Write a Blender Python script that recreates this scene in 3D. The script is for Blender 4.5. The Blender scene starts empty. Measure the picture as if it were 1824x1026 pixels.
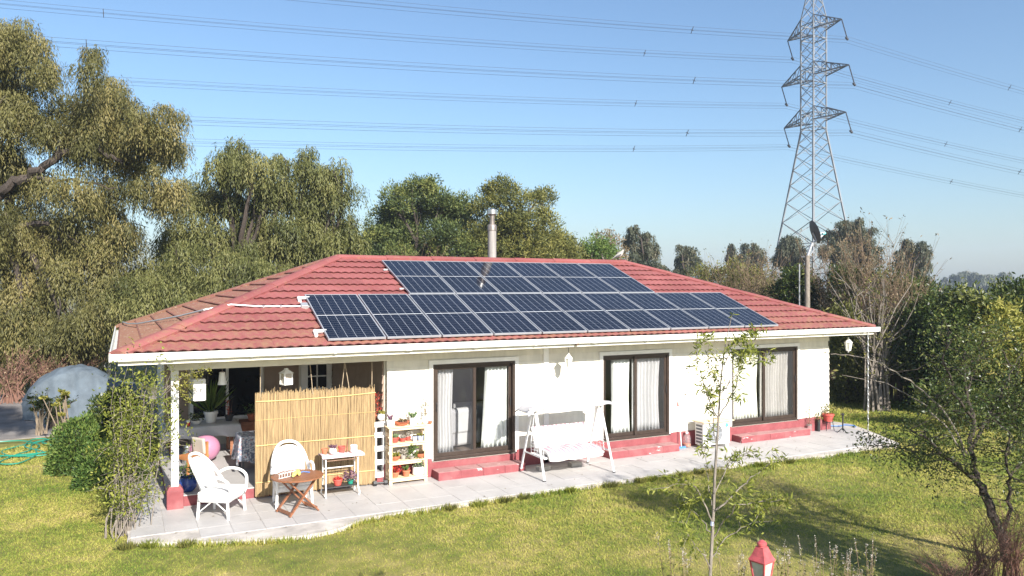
import bpy, bmesh, math, random
import numpy as np
from mathutils import Vector, Matrix
R = math.radians
rng = np.random.default_rng(7)
random.seed(7)
scene = bpy.context.scene
COL = scene.collection

# ---------------------------------------------------------------- camera
CAMX, CAMY, CAMZ = -0.767, -14.158, 3.75
YAW = R(26.87); FPX = 1364.0; HORIZ = 509.3
cam_d = bpy.data.cameras.new('camera'); cam = bpy.data.objects.new('camera', cam_d); COL.objects.link(cam)
cam.location = (CAMX, CAMY, CAMZ); cam.rotation_euler = (R(90), 0, -YAW)
cam_d.sensor_width = 36; cam_d.lens = 36*FPX/1824; cam_d.shift_y = -0.002
cam_d.clip_start = 0.1; cam_d.clip_end = 4000
scene.camera = cam
# ---------------------------------------------------------------- world and sun
SUN = Vector((0.07, -1.0, 0.56)).normalized()          # towards the sun
world = bpy.data.worlds.new('World'); scene.world = world; world.use_nodes = True
wn = world.node_tree
sky = wn.nodes.new('ShaderNodeTexSky'); sky.sky_type = 'NISHITA'; sky.sun_disc = False
sky.sun_elevation = math.asin(SUN.z); sky.sun_rotation = math.atan2(SUN.x, SUN.y)
sky.air_density = 1.2; sky.dust_density = 1.1; sky.ozone_density = 5.0; sky.altitude = 0
wn.links.new(sky.outputs[0], wn.nodes['Background'].inputs[0])
wn.nodes['Background'].inputs[1].default_value = 0.083
sun_d = bpy.data.lights.new('sun', 'SUN'); sun_d.energy = 5.0; sun_d.angle = R(0.53); sun_d.color = (1.0, .95, .875)
sun = bpy.data.objects.new('sun', sun_d); COL.objects.link(sun); sun.location = (0, -30, 40)
sun.rotation_euler = SUN.to_track_quat('Z', 'Y').to_euler()
scene.view_settings.view_transform = 'Standard'; scene.view_settings.look = 'None'
scene.view_settings.gamma = 1; scene.view_settings.use_curve_mapping = False
scene.view_settings.exposure = 1.08
scene.render.engine = 'CYCLES'
scene.cycles.max_bounces = 8; scene.cycles.transparent_max_bounces = 24
scene.cycles.volume_bounces = 0

# ---------------------------------------------------------------- helpers
CY, SY = math.cos(YAW), math.sin(YAW)
def at(px, py, Y):
    X = (px-912)/FPX*Y
    return Vector((CAMX+X*CY+Y*SY, CAMY-X*SY+Y*CY, CAMZ-(py-HORIZ)/FPX*Y))
def gp(px, py, z=0.0):
    return at(px, py, FPX*(CAMZ-z)/(py-HORIZ))
def wy(px, py, y):
    r = (px-912)/FPX
    return at(px, py, (y-CAMY)/(-r*SY+CY))

def nn(t, kind, **kw):
    n = t.nodes.new(kind)
    for k, v in kw.items():
        if k.startswith('i_'):
            key = k[2:]; key = int(key) if key.isdigit() else key.replace('_', ' ')
            n.inputs[key].default_value = v
        else: setattr(n, k, v)
    return n
def c4(c): return (c[0], c[1], c[2], 1.0)
def mix_rgb(t, fac, a, b, blend='MIX'):
    m = nn(t, 'ShaderNodeMix', data_type='RGBA', blend_type=blend)
    for sock, v in ((m.inputs[0], fac), (m.inputs[6], a), (m.inputs[7], b)):
        if hasattr(v, 'links') or hasattr(v, 'is_linked'): t.links.new(v, sock)
        elif isinstance(v, (int, float)): sock.default_value = v
        else: sock.default_value = c4(v)
    return m.outputs[2]
def math_n(t, op, a, b=None, clamp=False):
    m = nn(t, 'ShaderNodeMath', operation=op, use_clamp=clamp)
    for i, v in enumerate((a, b)):
        if v is None: continue
        if isinstance(v, (int, float)): m.inputs[i].default_value = v
        else: t.links.new(v, m.inputs[i])
    return m.outputs[0]
def ramp(t, src, stops):
    r = nn(t, 'ShaderNodeValToRGB'); t.links.new(src, r.inputs[0])
    el = r.color_ramp.elements
    while len(el) < len(stops): el.new(0.5)
    for e, (p, c) in zip(el, stops):
        e.position = p; e.color = c4(c) if not isinstance(c, (int, float)) else (c, c, c, 1)
    return r.outputs[0]
def noise(t, vec, scale, detail=3, rough=.55):
    n = nn(t, 'ShaderNodeTexNoise'); n.inputs['Scale'].default_value = scale
    n.inputs['Detail'].default_value = detail; n.inputs['Roughness'].default_value = rough
    t.links.new(vec, n.inputs['Vector']); return n.outputs[0]
MATS = {}
def new_mat(name):
    m = bpy.data.materials.new(name); m.use_nodes = True
    MATS[name] = m
    t = m.node_tree; b = t.nodes['Principled BSDF']
    g = nn(t, 'ShaderNodeNewGeometry')
    return m, t, b, g.outputs['Position']
def M(name, col, rough=.6, var=.12, scale=6, bump=.15, metal=0.0, col2=None, mixrange=(.35, .65), spec=.5, stretch=None, bscale=None):
    """plain procedural material: noise between two tones of one colour plus fine relief"""
    m, t, b, pos = new_mat(name)
    v = pos
    if stretch:
        mp = nn(t, 'ShaderNodeMapping'); t.links.new(pos, mp.inputs[0]); mp.inputs['Scale'].default_value = stretch; v = mp.outputs[0]
    n = noise(t, v, scale, 5, .6)
    a = tuple(max(0, x*(1-var)) for x in col); c = tuple(min(1, x*(1+var)) for x in col)
    if col2: a, c = col, col2
    t.links.new(ramp(t, n, [(mixrange[0], a), (mixrange[1], c)]), b.inputs['Base Color'])
    b.inputs['Roughness'].default_value = rough; b.inputs['Metallic'].default_value = metal
    b.inputs['Specular IOR Level'].default_value = spec
    if bump:
        n2 = noise(t, v, (bscale or scale*9), 3)
        bp = nn(t, 'ShaderNodeBump'); bp.inputs['Strength'].default_value = bump; bp.inputs['Distance'].default_value = .01
        t.links.new(n2, bp.inputs['Height']); t.links.new(bp.outputs[0], b.inputs['Normal'])
    return m
def leaf_mat(name, c0, c1, c2, trans=.3, rough=.55):
    """foliage: colour by a per-leaf random value, some light through the leaf"""
    m, t, b, pos = new_mat(name)
    at_ = nn(t, 'ShaderNodeAttribute', attribute_name='v')
    n = noise(t, pos, .6, 2)
    f = math_n(t, 'ADD', math_n(t, 'MULTIPLY', at_.outputs['Fac'], .75), math_n(t, 'MULTIPLY', math_n(t, 'SUBTRACT', n, .25), .5), True)
    col = ramp(t, f, [(.1, c0), (.5, c1), (.92, c2)])
    t.links.new(col, b.inputs['Base Color']); b.inputs['Roughness'].default_value = rough
    b.inputs['Specular IOR Level'].default_value = .3
    tr = nn(t, 'ShaderNodeBsdfTranslucent'); t.links.new(mix_rgb(t, .5, col, (.16, .2, .02)), tr.inputs[0])
    ms = nn(t, 'ShaderNodeMixShader'); ms.inputs[0].default_value = trans
    t.links.new(b.outputs[0], ms.inputs[1]); t.links.new(tr.outputs[0], ms.inputs[2])
    t.links.new(ms.outputs[0], t.nodes['Material Output'].inputs[0])
    return m
def pane_mat(name, tint=(.9, .95, .95), veil=0.0, veilcol=(.2, .2, .2)):
    m, t, b, pos = new_mat(name)
    t.nodes.remove(b)
    tr = nn(t, 'ShaderNodeBsdfTransparent'); tr.inputs[0].default_value = c4(tint)
    gl = nn(t, 'ShaderNodeBsdfGlossy'); gl.inputs['Roughness'].default_value = .02
    fr = nn(t, 'ShaderNodeFresnel'); fr.inputs[0].default_value = 1.5
    ms = nn(t, 'ShaderNodeMixShader'); gg = nn(t, 'ShaderNodeNewGeometry'); t.links.new(math_n(t, 'MULTIPLY', math_n(t, 'MULTIPLY', fr.outputs[0], 1.6, True), math_n(t, 'SUBTRACT', 1.0, gg.outputs['Backfacing'])), ms.inputs[0])
    t.links.new(tr.outputs[0], ms.inputs[1]); t.links.new(gl.outputs[0], ms.inputs[2])
    out = ms.outputs[0]
    if veil:
        df = nn(t, 'ShaderNodeBsdfDiffuse'); df.inputs[0].default_value = c4(veilcol)
        m2 = nn(t, 'ShaderNodeMixShader'); m2.inputs[0].default_value = veil
        t.links.new(out, m2.inputs[1]); t.links.new(df.outputs[0], m2.inputs[2]); out = m2.outputs[0]
    t.links.new(out, t.nodes['Material Output'].inputs[0])
    return m

class MB:
    """collects shapes into ONE mesh"""
    def __init__(s, T=None): s.v = []; s.f = []; s.T = T
    def add(s, vs, fs):
        o = len(s.v)
        s.v += [tuple(s.T @ Vector(v)) if s.T else tuple(v) for v in vs]; s.f += [tuple(i+o for i in f) for f in fs]; return s
    def box(s, lo, hi):
        (x0, y0, z0), (x1, y1, z1) = lo, hi
        return s.add([(x0,y0,z0),(x1,y0,z0),(x1,y1,z0),(x0,y1,z0),(x0,y0,z1),(x1,y0,z1),(x1,y1,z1),(x0,y1,z1)],
                     [(0,3,2,1),(4,5,6,7),(0,1,5,4),(1,2,6,5),(2,3,7,6),(3,0,4,7)])
    def bar(s, p0, p1, w, h=None, up=(0,0,1)):
        p0 = Vector(p0); p1 = Vector(p1); d = (p1-p0).normalized(); u = Vector(up)
        if abs(d.dot(u)) > .97: u = Vector((0,1,0))
        a = d.cross(u).normalized()*w/2; b = a.cross(d).normalized()*(h or w)/2
        vs = [p+q for p in (p0, p1) for q in (-a-b, a-b, a+b, -a+b)]
        return s.add(vs, [(0,1,2,3),(7,6,5,4),(0,4,5,1),(1,5,6,2),(2,6,7,3),(3,7,4,0)])
    def tube(s, pts, r, n=8, closed=False, cap=True):
        pts = [Vector(p) for p in pts]; k = len(pts)
        rs = r if isinstance(r, (list, tuple)) else [r]*k
        vs = []; fs = []; ref = None
        for i, p in enumerate(pts):
            if closed: d = pts[(i+1) % k]-pts[i-1]
            else: d = pts[min(i+1, k-1)]-pts[max(i-1, 0)]
            if d.length < 1e-9: d = Vector((0,0,1))
            d.normalize()
            if ref is None: ref = Vector((1,0,0)) if abs(d.x) < .8 else Vector((0,1,0))
            a = (ref - d*ref.dot(d))
            if a.length < 1e-6: a = d.orthogonal()
            a.normalize(); ref = a; b = d.cross(a)
            for j in range(n):
                an = 2*math.pi*j/n; vs.append(p+(a*math.cos(an)+b*math.sin(an))*rs[i])
        for i in range(k if closed else k-1):
            for j in range(n):
                i2 = (i+1) % k
                fs.append((i*n+j, i*n+(j+1) % n, i2*n+(j+1) % n, i2*n+j))
        if cap and not closed:
            fs.append(tuple(range(n-1, -1, -1))); fs.append(tuple((k-1)*n+j for j in range(n)))
        return s.add(vs, fs)
    def lathe(s, prof, c=(0,0,0), n=16, sx=1, sy=1, cap=True):
        vs = []; fs = []; k = len(prof)
        for (r, z) in prof:
            for j in range(n):
                a = 2*math.pi*j/n; vs.append((c[0]+r*sx*math.cos(a), c[1]+r*sy*math.sin(a), c[2]+z))
        for i in range(k-1):
            for j in range(n): fs.append((i*n+j, i*n+(j+1) % n, (i+1)*n+(j+1) % n, (i+1)*n+j))
        if cap: fs.append(tuple(range(n-1, -1, -1))); fs.append(tuple((k-1)*n+j for j in range(n)))
        return s.add(vs, fs)
    def ell(s, c, r, n=14, m=9, jit=0):
        vs = []; fs = []
        for i in range(m+1):
            ph = math.pi*i/m
            for j in range(n):
                a = 2*math.pi*j/n; q = 1+random.uniform(-jit, jit)
                vs.append((c[0]+r[0]*q*math.sin(ph)*math.cos(a), c[1]+r[1]*q*math.sin(ph)*math.sin(a), c[2]-r[2]*q*math.cos(ph)))
        for i in range(m):
            for j in range(n): fs.append((i*n+j, i*n+(j+1) % n, (i+1)*n+(j+1) % n, (i+1)*n+j))
        return s.add(vs, fs)
    def prism(s, poly, a, b, axis='x'):
        """closed polygon extruded along one axis"""
        def P(p, t): return {'x': (t, p[0], p[1]), 'y': (p[0], t, p[1]), 'z': (p[0], p[1], t)}[axis]
        n = len(poly); vs = [P(p, a) for p in poly]+[P(p, b) for p in poly]
        fs = [tuple(range(n-1, -1, -1)), tuple(range(n, 2*n))]+[(i, (i+1) % n, n+(i+1) % n, n+i) for i in range(n)]
        return s.add(vs, fs)
    def grid(s, P, nu, nv):
        vs = [P(i/(nu-1), j/(nv-1)) for i in range(nu) for j in range(nv)]
        fs = [(i*nv+j, (i+1)*nv+j, (i+1)*nv+j+1, i*nv+j+1) for i in range(nu-1) for j in range(nv-1)]
        return s.add(vs, fs)
    def build(s, name, mat, parent=None, smooth=True, bevel=0, angle=35, solid=0, loc=None):
        me = bpy.data.meshes.new(name); me.from_pydata(s.v, [], s.f)
        bm = bmesh.new(); bm.from_mesh(me); bmesh.ops.recalc_face_normals(bm, faces=bm.faces); bm.to_mesh(me); bm.free()
        if smooth:
            me.polygons.foreach_set('use_smooth', [True]*len(me.polygons)); me.set_sharp_from_angle(angle=R(angle))
        o = bpy.data.objects.new(name, me); COL.objects.link(o)
        me.materials.append(MATS[mat] if isinstance(mat, str) else mat)
        if parent: o.parent = parent
        if loc: o.location = loc
        if solid: md = o.modifiers.new('solid', 'SOLIDIFY'); md.thickness = solid; md.offset = 0
        if bevel: md = o.modifiers.new('bevel', 'BEVEL'); md.width = bevel; md.segments = 2; md.limit_method = 'ANGLE'
        return o
def smooth_pts(pts, k=5):
    p = [Vector(q) for q in pts]; out = []
    for i in range(len(p)-1):
        a, b, c, d = p[max(i-1, 0)], p[i], p[i+1], p[min(i+2, len(p)-1)]
        for j in range(k):
            t = j/k; out.append(.5*((2*b)+(c-a)*t+(2*a-5*b+4*c-d)*t*t+(3*b-a-3*c+d)*t**3))
    return out+[p[-1]]
def thing(name, label, cat, loc=(0,0,0), rz=0, group=None):
    o = bpy.data.objects.new(name, None); COL.objects.link(o); o.empty_display_size = .1
    o.location = loc; o.rotation_euler = (0, 0, rz); return tag(o, label, cat, group)
def tag(o, label, cat, group=None):
    o['label'] = label; o['category'] = cat
    if group: o['group'] = group
    return o
def structure(o): o['kind'] = 'structure'; return o
def stuff(o): o['kind'] = 'stuff'; return o
def dup(root, loc, rz=0, label=None):
    r = root.copy(); COL.objects.link(r); r.location = loc; r.rotation_euler = (0, 0, rz)
    if label: r['label'] = label
    for ch in list(root.children):
        c = ch.copy(); COL.objects.link(c); c.parent = r
        for g in ch.children:
            d = g.copy(); COL.objects.link(d); d.parent = c
    return r

def unit(a):
    return a/np.maximum(np.linalg.norm(a, axis=-1, keepdims=True), 1e-9)
def leaf_obj(name, P, D, L, W, mat, parent=None, vals=None, offset=(0,0,0), N=None):
    """many diamond leaves as one mesh: P base points, D directions, L lengths, W widths"""
    n = len(P); D = unit(D)
    if N is None: N = rng.normal(size=(n, 3))
    S = unit(np.cross(D, N)); L = np.broadcast_to(L, n)[:, None]; W = np.broadcast_to(W, n)[:, None]
    up = unit(np.cross(S, D))
    V = np.empty((n, 4, 3)); V[:, 0] = P; mid = P+D*L*.45+up*W*.25
    V[:, 1] = mid+S*W*.5; V[:, 2] = P+D*L; V[:, 3] = mid-S*W*.5
    V -= np.array(offset)
    me = bpy.data.meshes.new(name)
    me.vertices.add(4*n); me.vertices.foreach_set('co', V.reshape(-1).astype(np.float32))
    me.loops.add(4*n); me.loops.foreach_set('vertex_index', np.arange(4*n, dtype=np.int32))
    me.polygons.add(n); me.polygons.foreach_set('loop_start', np.arange(0, 4*n, 4, dtype=np.int32))
    me.update(calc_edges=True); me.validate()
    a = me.attributes.new('v', 'FLOAT', 'FACE')
    a.data.foreach_set('value', (rng.random(n) if vals is None else vals).astype(np.float32))
    me.materials.append(MATS[mat])
    o = bpy.data.objects.new(name, me); COL.objects.link(o)
    if parent: o.parent = parent
    return o
def rdir(n): return unit(rng.normal(size=(n, 3)))

# ---------------------------------------------------------------- materials
M('siding', (.70, .665, .58), .55, .09, 2.2, .15, stretch=(2.5, 2.5, .5))
M('white_paint', (.80, .79, .76), .45, .06, 3, .08)
M('beam_paint', (.70, .67, .58), .5, .06, 3, .1)
M('gutter_white', (.80, .79, .74), .35, .07, 1.5, .05, col2=None)
M('brown_alu', (.055, .038, .03), .35, .15, 8, .05, metal=.3)
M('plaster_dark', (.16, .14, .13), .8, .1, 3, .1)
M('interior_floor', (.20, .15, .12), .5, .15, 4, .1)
M('cream_wall', (.45, .40, .34), .7, .06, 3, .1)
M('curtain', (.80, .80, .78), .85, .04, 10, .05)
M('curtain_cream', (.74, .72, .66), .85, .04, 10, .05)
M('white_leather', (.62, .62, .62), .45, .05, 4, .1)
M('white_wicker', (.82, .81, .79), .6, .05, 40, .6, bscale=160)
M('white_metal', (.80, .80, .79), .35, .05, 6, .03)
M('wood_brown', (.24, .095, .045), .5, .3, 5, .15, stretch=(1, 8, 8))
M('wood_orange', (.42, .17, .06), .5, .25, 5, .15)
M('pallet', (.72, .56, .36), .75, .14, 7, .2, stretch=(2, 9, 9))
M('terracotta', (.48, .15, .075), .8, .15, 12, .1)
M('red_pot', (.50, .08, .06), .6, .15, 12, .1)
M('white_pot', (.78, .77, .74), .4, .06, 10, .05)
M('blue_glaze', (.02, .05, .22), .15, .2, 10, .02)
M('bluegrey_pot', (.36, .40, .52), .6, .1, 12, .05)
M('soil', (.06, .04, .028), .95, .3, 40, .6)
M('steel', (.55, .54, .52), .3, .12, 6, .05, metal=.9)
M('galvanized', (.50, .51, .52), .45, .12, .8, .05, metal=.5)
M('pylon_steel', (.19, .20, .215), .6, .15, .6, 0)
M('pylon_arm_shaded', (.085, .095, .115), .6, .15, .6, 0)  # shade on the crossarms seen from below, put into a darker steel colour
M('dark_metal', (.06, .06, .065), .45, .15, 8, .05, metal=.4)
M('sooty_steel', (.22, .19, .17), .45, .25, 9, .1, metal=.5)
M('rust', (.20, .12, .08), .6, .3, 10, .2, metal=.4)
M('flue', (.27, .25, .235), .5, .15, 3, .08, metal=.1, stretch=(6, 6, .5))
M('pink_rubber', (.43, .19, .29), .4, .06, 3, .03)
M('pink_cloth', (.74, .58, .62), .85, .12, 14, .2)
M('tarp', (.088, .112, .135), .8, .22, 2.2, .6, bscale=9)
M('wire', (.06, .06, .065), .5, .1, 2, 0)
M('bark', (.16, .115, .08), .9, .35, 6, .8, stretch=(3, 3, 1), bscale=14)
M('bark_grey', (.21, .18, .15), .9, .3, 8, .6, stretch=(3, 3, 1))
M('bark_dark', (.055, .042, .034), .9, .4, 8, .7, stretch=(3, 3, 1))
M('twig', (.20, .14, .09), .9, .3, 3, 0)
M('twig_red', (.20, .105, .075), .9, .3, 3, 0)
M('reed', (.22, .15, .085), .7, .42, 7, .1, stretch=(34, 34, .5), mixrange=(.36, .62), col2=(.55, .40, .21))
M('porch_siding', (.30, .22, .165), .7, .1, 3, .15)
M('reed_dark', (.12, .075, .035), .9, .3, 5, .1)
M('cane', (.62, .45, .18), .6, .2, 5, .1)
M('rope', (.36, .28, .19), .9, .2, 30, .2)
M('hose_green', (.02, .24, .165), .4, .1, 5, 0)
M('hose_blue', (.08, .22, .55), .4, .1, 5, 0)
M('black_plastic', (.02, .02, .022), .5, .2, 8, .05)
M('yellow_cloth', (.66, .55, .17), .8, .15, 20, .2)
M('red_lantern', (.44, .085, .09), .4, .25, 14, .15)
M('frosted', (.40, .41, .36), .25, .2, 9, .05)
M('lamp_glass', (.55, .55, .48), .2, .1, 6, 0)
M('plastic_red', (.62, .03, .03), .35, .1, 8, 0)
M('ac_white', (.76, .75, .71), .4, .06, 6, .03)
M('stone', (.32, .30, .27), .9, .25, 5, .5)
M('path_gravel', (.19, .17, .155), .95, .3, 1.3, .8, bscale=30)
M('aeonium_stem', (.22, .17, .12), .9, .2, 9, .3)
leaf_mat('leaf_pepper', (.052, .062, .02), (.13, .137, .042), (.235, .22, .08), .24)
leaf_mat('leaf_pepper_dry', (.062, .062, .02), (.14, .132, .043), (.25, .205, .078), .24)
leaf_mat('leaf_acacia', (.038, .06, .022), (.10, .13, .038), (.225, .23, .062), .22)
leaf_mat('leaf_euc', (.03, .04, .028), (.075, .082, .048), (.155, .135, .085), .2)
leaf_mat('leaf_green', (.035, .075, .018), (.085, .15, .032), (.20, .26, .06), .3)
leaf_mat('leaf_olive', (.06, .07, .022), (.15, .155, .042), (.30, .27, .075), .3)
leaf_mat('leaf_laurel', (.018, .036, .010), (.052, .080, .02), (.19, .20, .058), .2, .35)
leaf_mat('leaf_yellow', (.16, .16, .03), (.30, .29, .06), (.44, .38, .10), .35)
leaf_mat('leaf_bright', (.09, .12, .018), (.20, .225, .038), (.36, .36, .075), .32)
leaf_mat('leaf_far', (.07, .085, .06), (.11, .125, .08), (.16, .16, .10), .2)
leaf_mat('leaf_dry', (.11, .08, .045), (.20, .145, .08), (.32, .235, .14), .25)
leaf_mat('leaf_red', (.35, .02, .02), (.55, .04, .03), (.7, .12, .06), .3)
leaf_mat('leaf_purple', (.07, .03, .06), (.18, .08, .14), (.34, .2, .26), .25)
leaf_mat('leaf_succ', (.07, .12, .06), (.16, .24, .11), (.30, .36, .18), .2)
leaf_mat('flower_pale', (.28, .25, .20), (.40, .36, .31), (.55, .51, .46), .2)
pane_mat('glass', (.965, .975, .97))
pane_mat('fly_screen', (.94, .94, .95), .15, (.09, .09, .10))
pane_mat('bottle', (.9, .93, .92), .12, (.6, .6, .6))

def striped(name, a, b, width, axis=0, soft=.05):
    m, t, bs, pos = new_mat(name)
    tc = nn(t, 'ShaderNodeTexCoord'); sp = nn(t, 'ShaderNodeSeparateXYZ'); t.links.new(tc.outputs['Object'], sp.inputs[0])
    w = math_n(t, 'FRACT', math_n(t, 'DIVIDE', sp.outputs[axis], width))
    n = noise(t, pos, 14, 3)
    w = math_n(t, 'ADD', w, math_n(t, 'MULTIPLY', math_n(t, 'SUBTRACT', n, .5), .08))
    col = ramp(t, w, [(.0, a), (.46, a), (.5, b), (.96, b), (1.0, a)])
    t.links.new(col, bs.inputs['Base Color']); bs.inputs['Roughness'].default_value = .85
    return m
striped('stripe_cloth', (.60, .585, .58), (.42, .27, .32), .105)
def pattern_cloth():
    m, t, b, pos = new_mat('print_cloth')
    v = nn(t, 'ShaderNodeTexVoronoi'); v.inputs['Scale'].default_value = 16; t.links.new(pos, v.inputs['Vector'])
    n = noise(t, pos, 26, 4)
    col = mix_rgb(t, ramp(t, n, [(.42, 0), (.56, 1)]), (.62, .62, .64), (.16, .18, .24))
    col = mix_rgb(t, ramp(t, v.outputs['Distance'], [(.18, .75), (.3, 0)]), col, (.45, .16, .14))
    t.links.new(col, b.inputs['Base Color']); b.inputs['Roughness'].default_value = .9
pattern_cloth()
def red_paint(name, peel):
    """brick red masonry paint that has flaked to pale plaster in places"""
    m, t, b, pos = new_mat(name)
    n = noise(t, pos, 5, 6, .65); n2 = noise(t, pos, 2.2, 4); n3 = noise(t, pos, 40, 4)
    base = ramp(t, n, [(.3, (.195, .042, .048)), (.7, (.27, .072, .078))])
    mp = nn(t, 'ShaderNodeMapping'); t.links.new(pos, mp.inputs[0]); mp.inputs['Scale'].default_value = (1, 2.2, 3)
    p = noise(t, mp.outputs[0], 3.2, 7, .7)
    f = ramp(t, p, [(peel, 0), (peel+.025, 1)])
    col = mix_rgb(t, f, base, (.70, .60, .57))
    col = mix_rgb(t, ramp(t, n2, [(.5, 0), (.8, .45)]), col, (.40, .20, .19))
    gn = nn(t, 'ShaderNodeNewGeometry'); sn = nn(t, 'ShaderNodeSeparateXYZ'); t.links.new(gn.outputs['Normal'], sn.inputs[0])     # treads are scuffed paler by feet
    col = mix_rgb(t, math_n(t, 'MULTIPLY', math_n(t, 'GREATER_THAN', sn.outputs[2], .8), ramp(t, n, [(.3, .45), (.7, .9)])), col, (.42, .26, .245))
    t.links.new(col, b.inputs['Base Color']); b.inputs['Roughness'].default_value = .75
    bp = nn(t, 'ShaderNodeBump'); bp.inputs['Strength'].default_value = .25; bp.inputs['Distance'].default_value = .01
    t.links.new(n3, bp.inputs['Height']); t.links.new(bp.outputs[0], b.inputs['Normal'])
red_paint('red_plinth', .74); red_paint('red_step', .61)
def roof_mat(name, lich):
    m, t, b, pos = new_mat(name)
    n = noise(t, pos, 1.1, 5, .6); n2 = noise(t, pos, 7, 6, .7); n3 = noise(t, pos, 90, 3)
    base = ramp(t, n, [(.3, (.235, .070, .066)), (.7, (.305, .105, .100))])
    ob = nn(t, 'ShaderNodeObjectInfo')
    hs = nn(t, 'ShaderNodeHueSaturation'); t.links.new(base, hs.inputs['Color'])
    t.links.new(math_n(t, 'ADD', math_n(t, 'MULTIPLY', ob.outputs['Random'], .22), .9), hs.inputs['Value'])
    # grime and lichen gathers over the lowest courses and on the damp side
    sp = nn(t, 'ShaderNodeSeparateXYZ'); t.links.new(pos, sp.inputs[0])
    low = nn(t, 'ShaderNodeMapRange'); t.links.new(sp.outputs[2], low.inputs[0])
    low.inputs[1].default_value = 2.7; low.inputs[2].default_value = 3.7; low.inputs[3].default_value = .16; low.inputs[4].default_value = 0
    f = ramp(t, math_n(t, 'ADD', n2, math_n(t, 'ADD', low.outputs[0], lich)), [(.56, 0), (.78, .75)])
    col = mix_rgb(t, f, hs.outputs[0], (.29, .165, .095))
    n4 = noise(t, pos, 16, 4)
    col = mix_rgb(t, ramp(t, math_n(t, 'ADD', n4, lich*.5), [(.68, 0), (.74, .55)]), col, (.44, .38, .27))
    # dirt plus painted shade below the lip, along the nose of every tile sheet
    tc = nn(t, 'ShaderNodeTexCoord'); so = nn(t, 'ShaderNodeSeparateXYZ'); t.links.new(tc.outputs['Object'], so.inputs[0])
    nose = math_n(t, 'LESS_THAN', math_n(t, 'ABSOLUTE', math_n(t, 'SUBTRACT', so.outputs[1], .0)), .022)
    col = mix_rgb(t, math_n(t, 'MULTIPLY', nose, math_n(t, 'ADD', math_n(t, 'MULTIPLY', n2, .7), .25, True)), col, (.15, .052, .05))
    t.links.new(col, b.inputs['Base Color']); b.inputs['Roughness'].default_value = .8
    b.inputs['Specular IOR Level'].default_value = .3
    bp = nn(t, 'ShaderNodeBump'); bp.inputs['Strength'].default_value = .35; bp.inputs['Distance'].default_value = .006
    t.links.new(n3, bp.inputs['Height']); t.links.new(bp.outputs[0], b.inputs['Normal'])
roof_mat('roof_tile', 0.0); roof_mat('roof_tile_mossy', .19)
def cell_mat():
    """printed face of a panel half: six columns by twelve half-cells, thin silver grid"""
    m, t, b, pos = new_mat('solar_cells')
    tc = nn(t, 'ShaderNodeTexCoord'); sp = nn(t, 'ShaderNodeSeparateXYZ'); t.links.new(tc.outputs['Object'], sp.inputs[0])
    def line(src, pitch, w):
        q = math_n(t, 'PINGPONG', src, pitch/2)          # 0 on the seam
        return math_n(t, 'LESS_THAN', q, w/2)
    lx = line(sp.outputs[0], .169, .0062); ly = line(sp.outputs[1], .0868, .0028)
    fin = math_n(t, 'MULTIPLY', line(sp.outputs[0], .0169, .0006), .2)
    n = noise(t, pos, .7, 2)
    cell = ramp(t, n, [(.3, (.0022, .0032, .009)), (.7, (.004, .006, .016))])
    g = math_n(t, 'MAXIMUM', math_n(t, 'MAXIMUM', lx, math_n(t, 'MULTIPLY', ly, .7)), fin)
    col = mix_rgb(t, g, cell, (.34, .36, .40))
    t.links.new(col, b.inputs['Base Color']); b.inputs['Roughness'].default_value = .07
    b.inputs['Specular IOR Level'].default_value = .30
cell_mat()
def patio_mat():
    m, t, b, pos = new_mat('patio_tile')
    ob = nn(t, 'ShaderNodeObjectInfo')
    n = noise(t, pos, 1.6, 6, .65); n2 = noise(t, pos, 22, 5, .6)
    col = ramp(t, n, [(.3, (.39, .375, .365)), (.7, (.49, .47, .455))])
    col = mix_rgb(t, ramp(t, n2, [(.45, 0), (.8, .45)]), col, (.38, .355, .335))
    hs = nn(t, 'ShaderNodeHueSaturation'); t.links.new(col, hs.inputs['Color'])
    t.links.new(math_n(t, 'ADD', math_n(t, 'MULTIPLY', ob.outputs['Random'], .06), .97), hs.inputs['Value'])
    t.links.new(hs.outputs[0], b.inputs['Base Color']); b.inputs['Roughness'].default_value = .55
    bp = nn(t, 'ShaderNodeBump'); bp.inputs['Strength'].default_value = .1; bp.inputs['Distance'].default_value = .01
    t.links.new(n2, bp.inputs['Height']); t.links.new(bp.outputs[0], b.inputs['Normal'])
patio_mat()
M('concrete', (.46, .42, .38), .9, .25, 3, .5, bscale=25)
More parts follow.
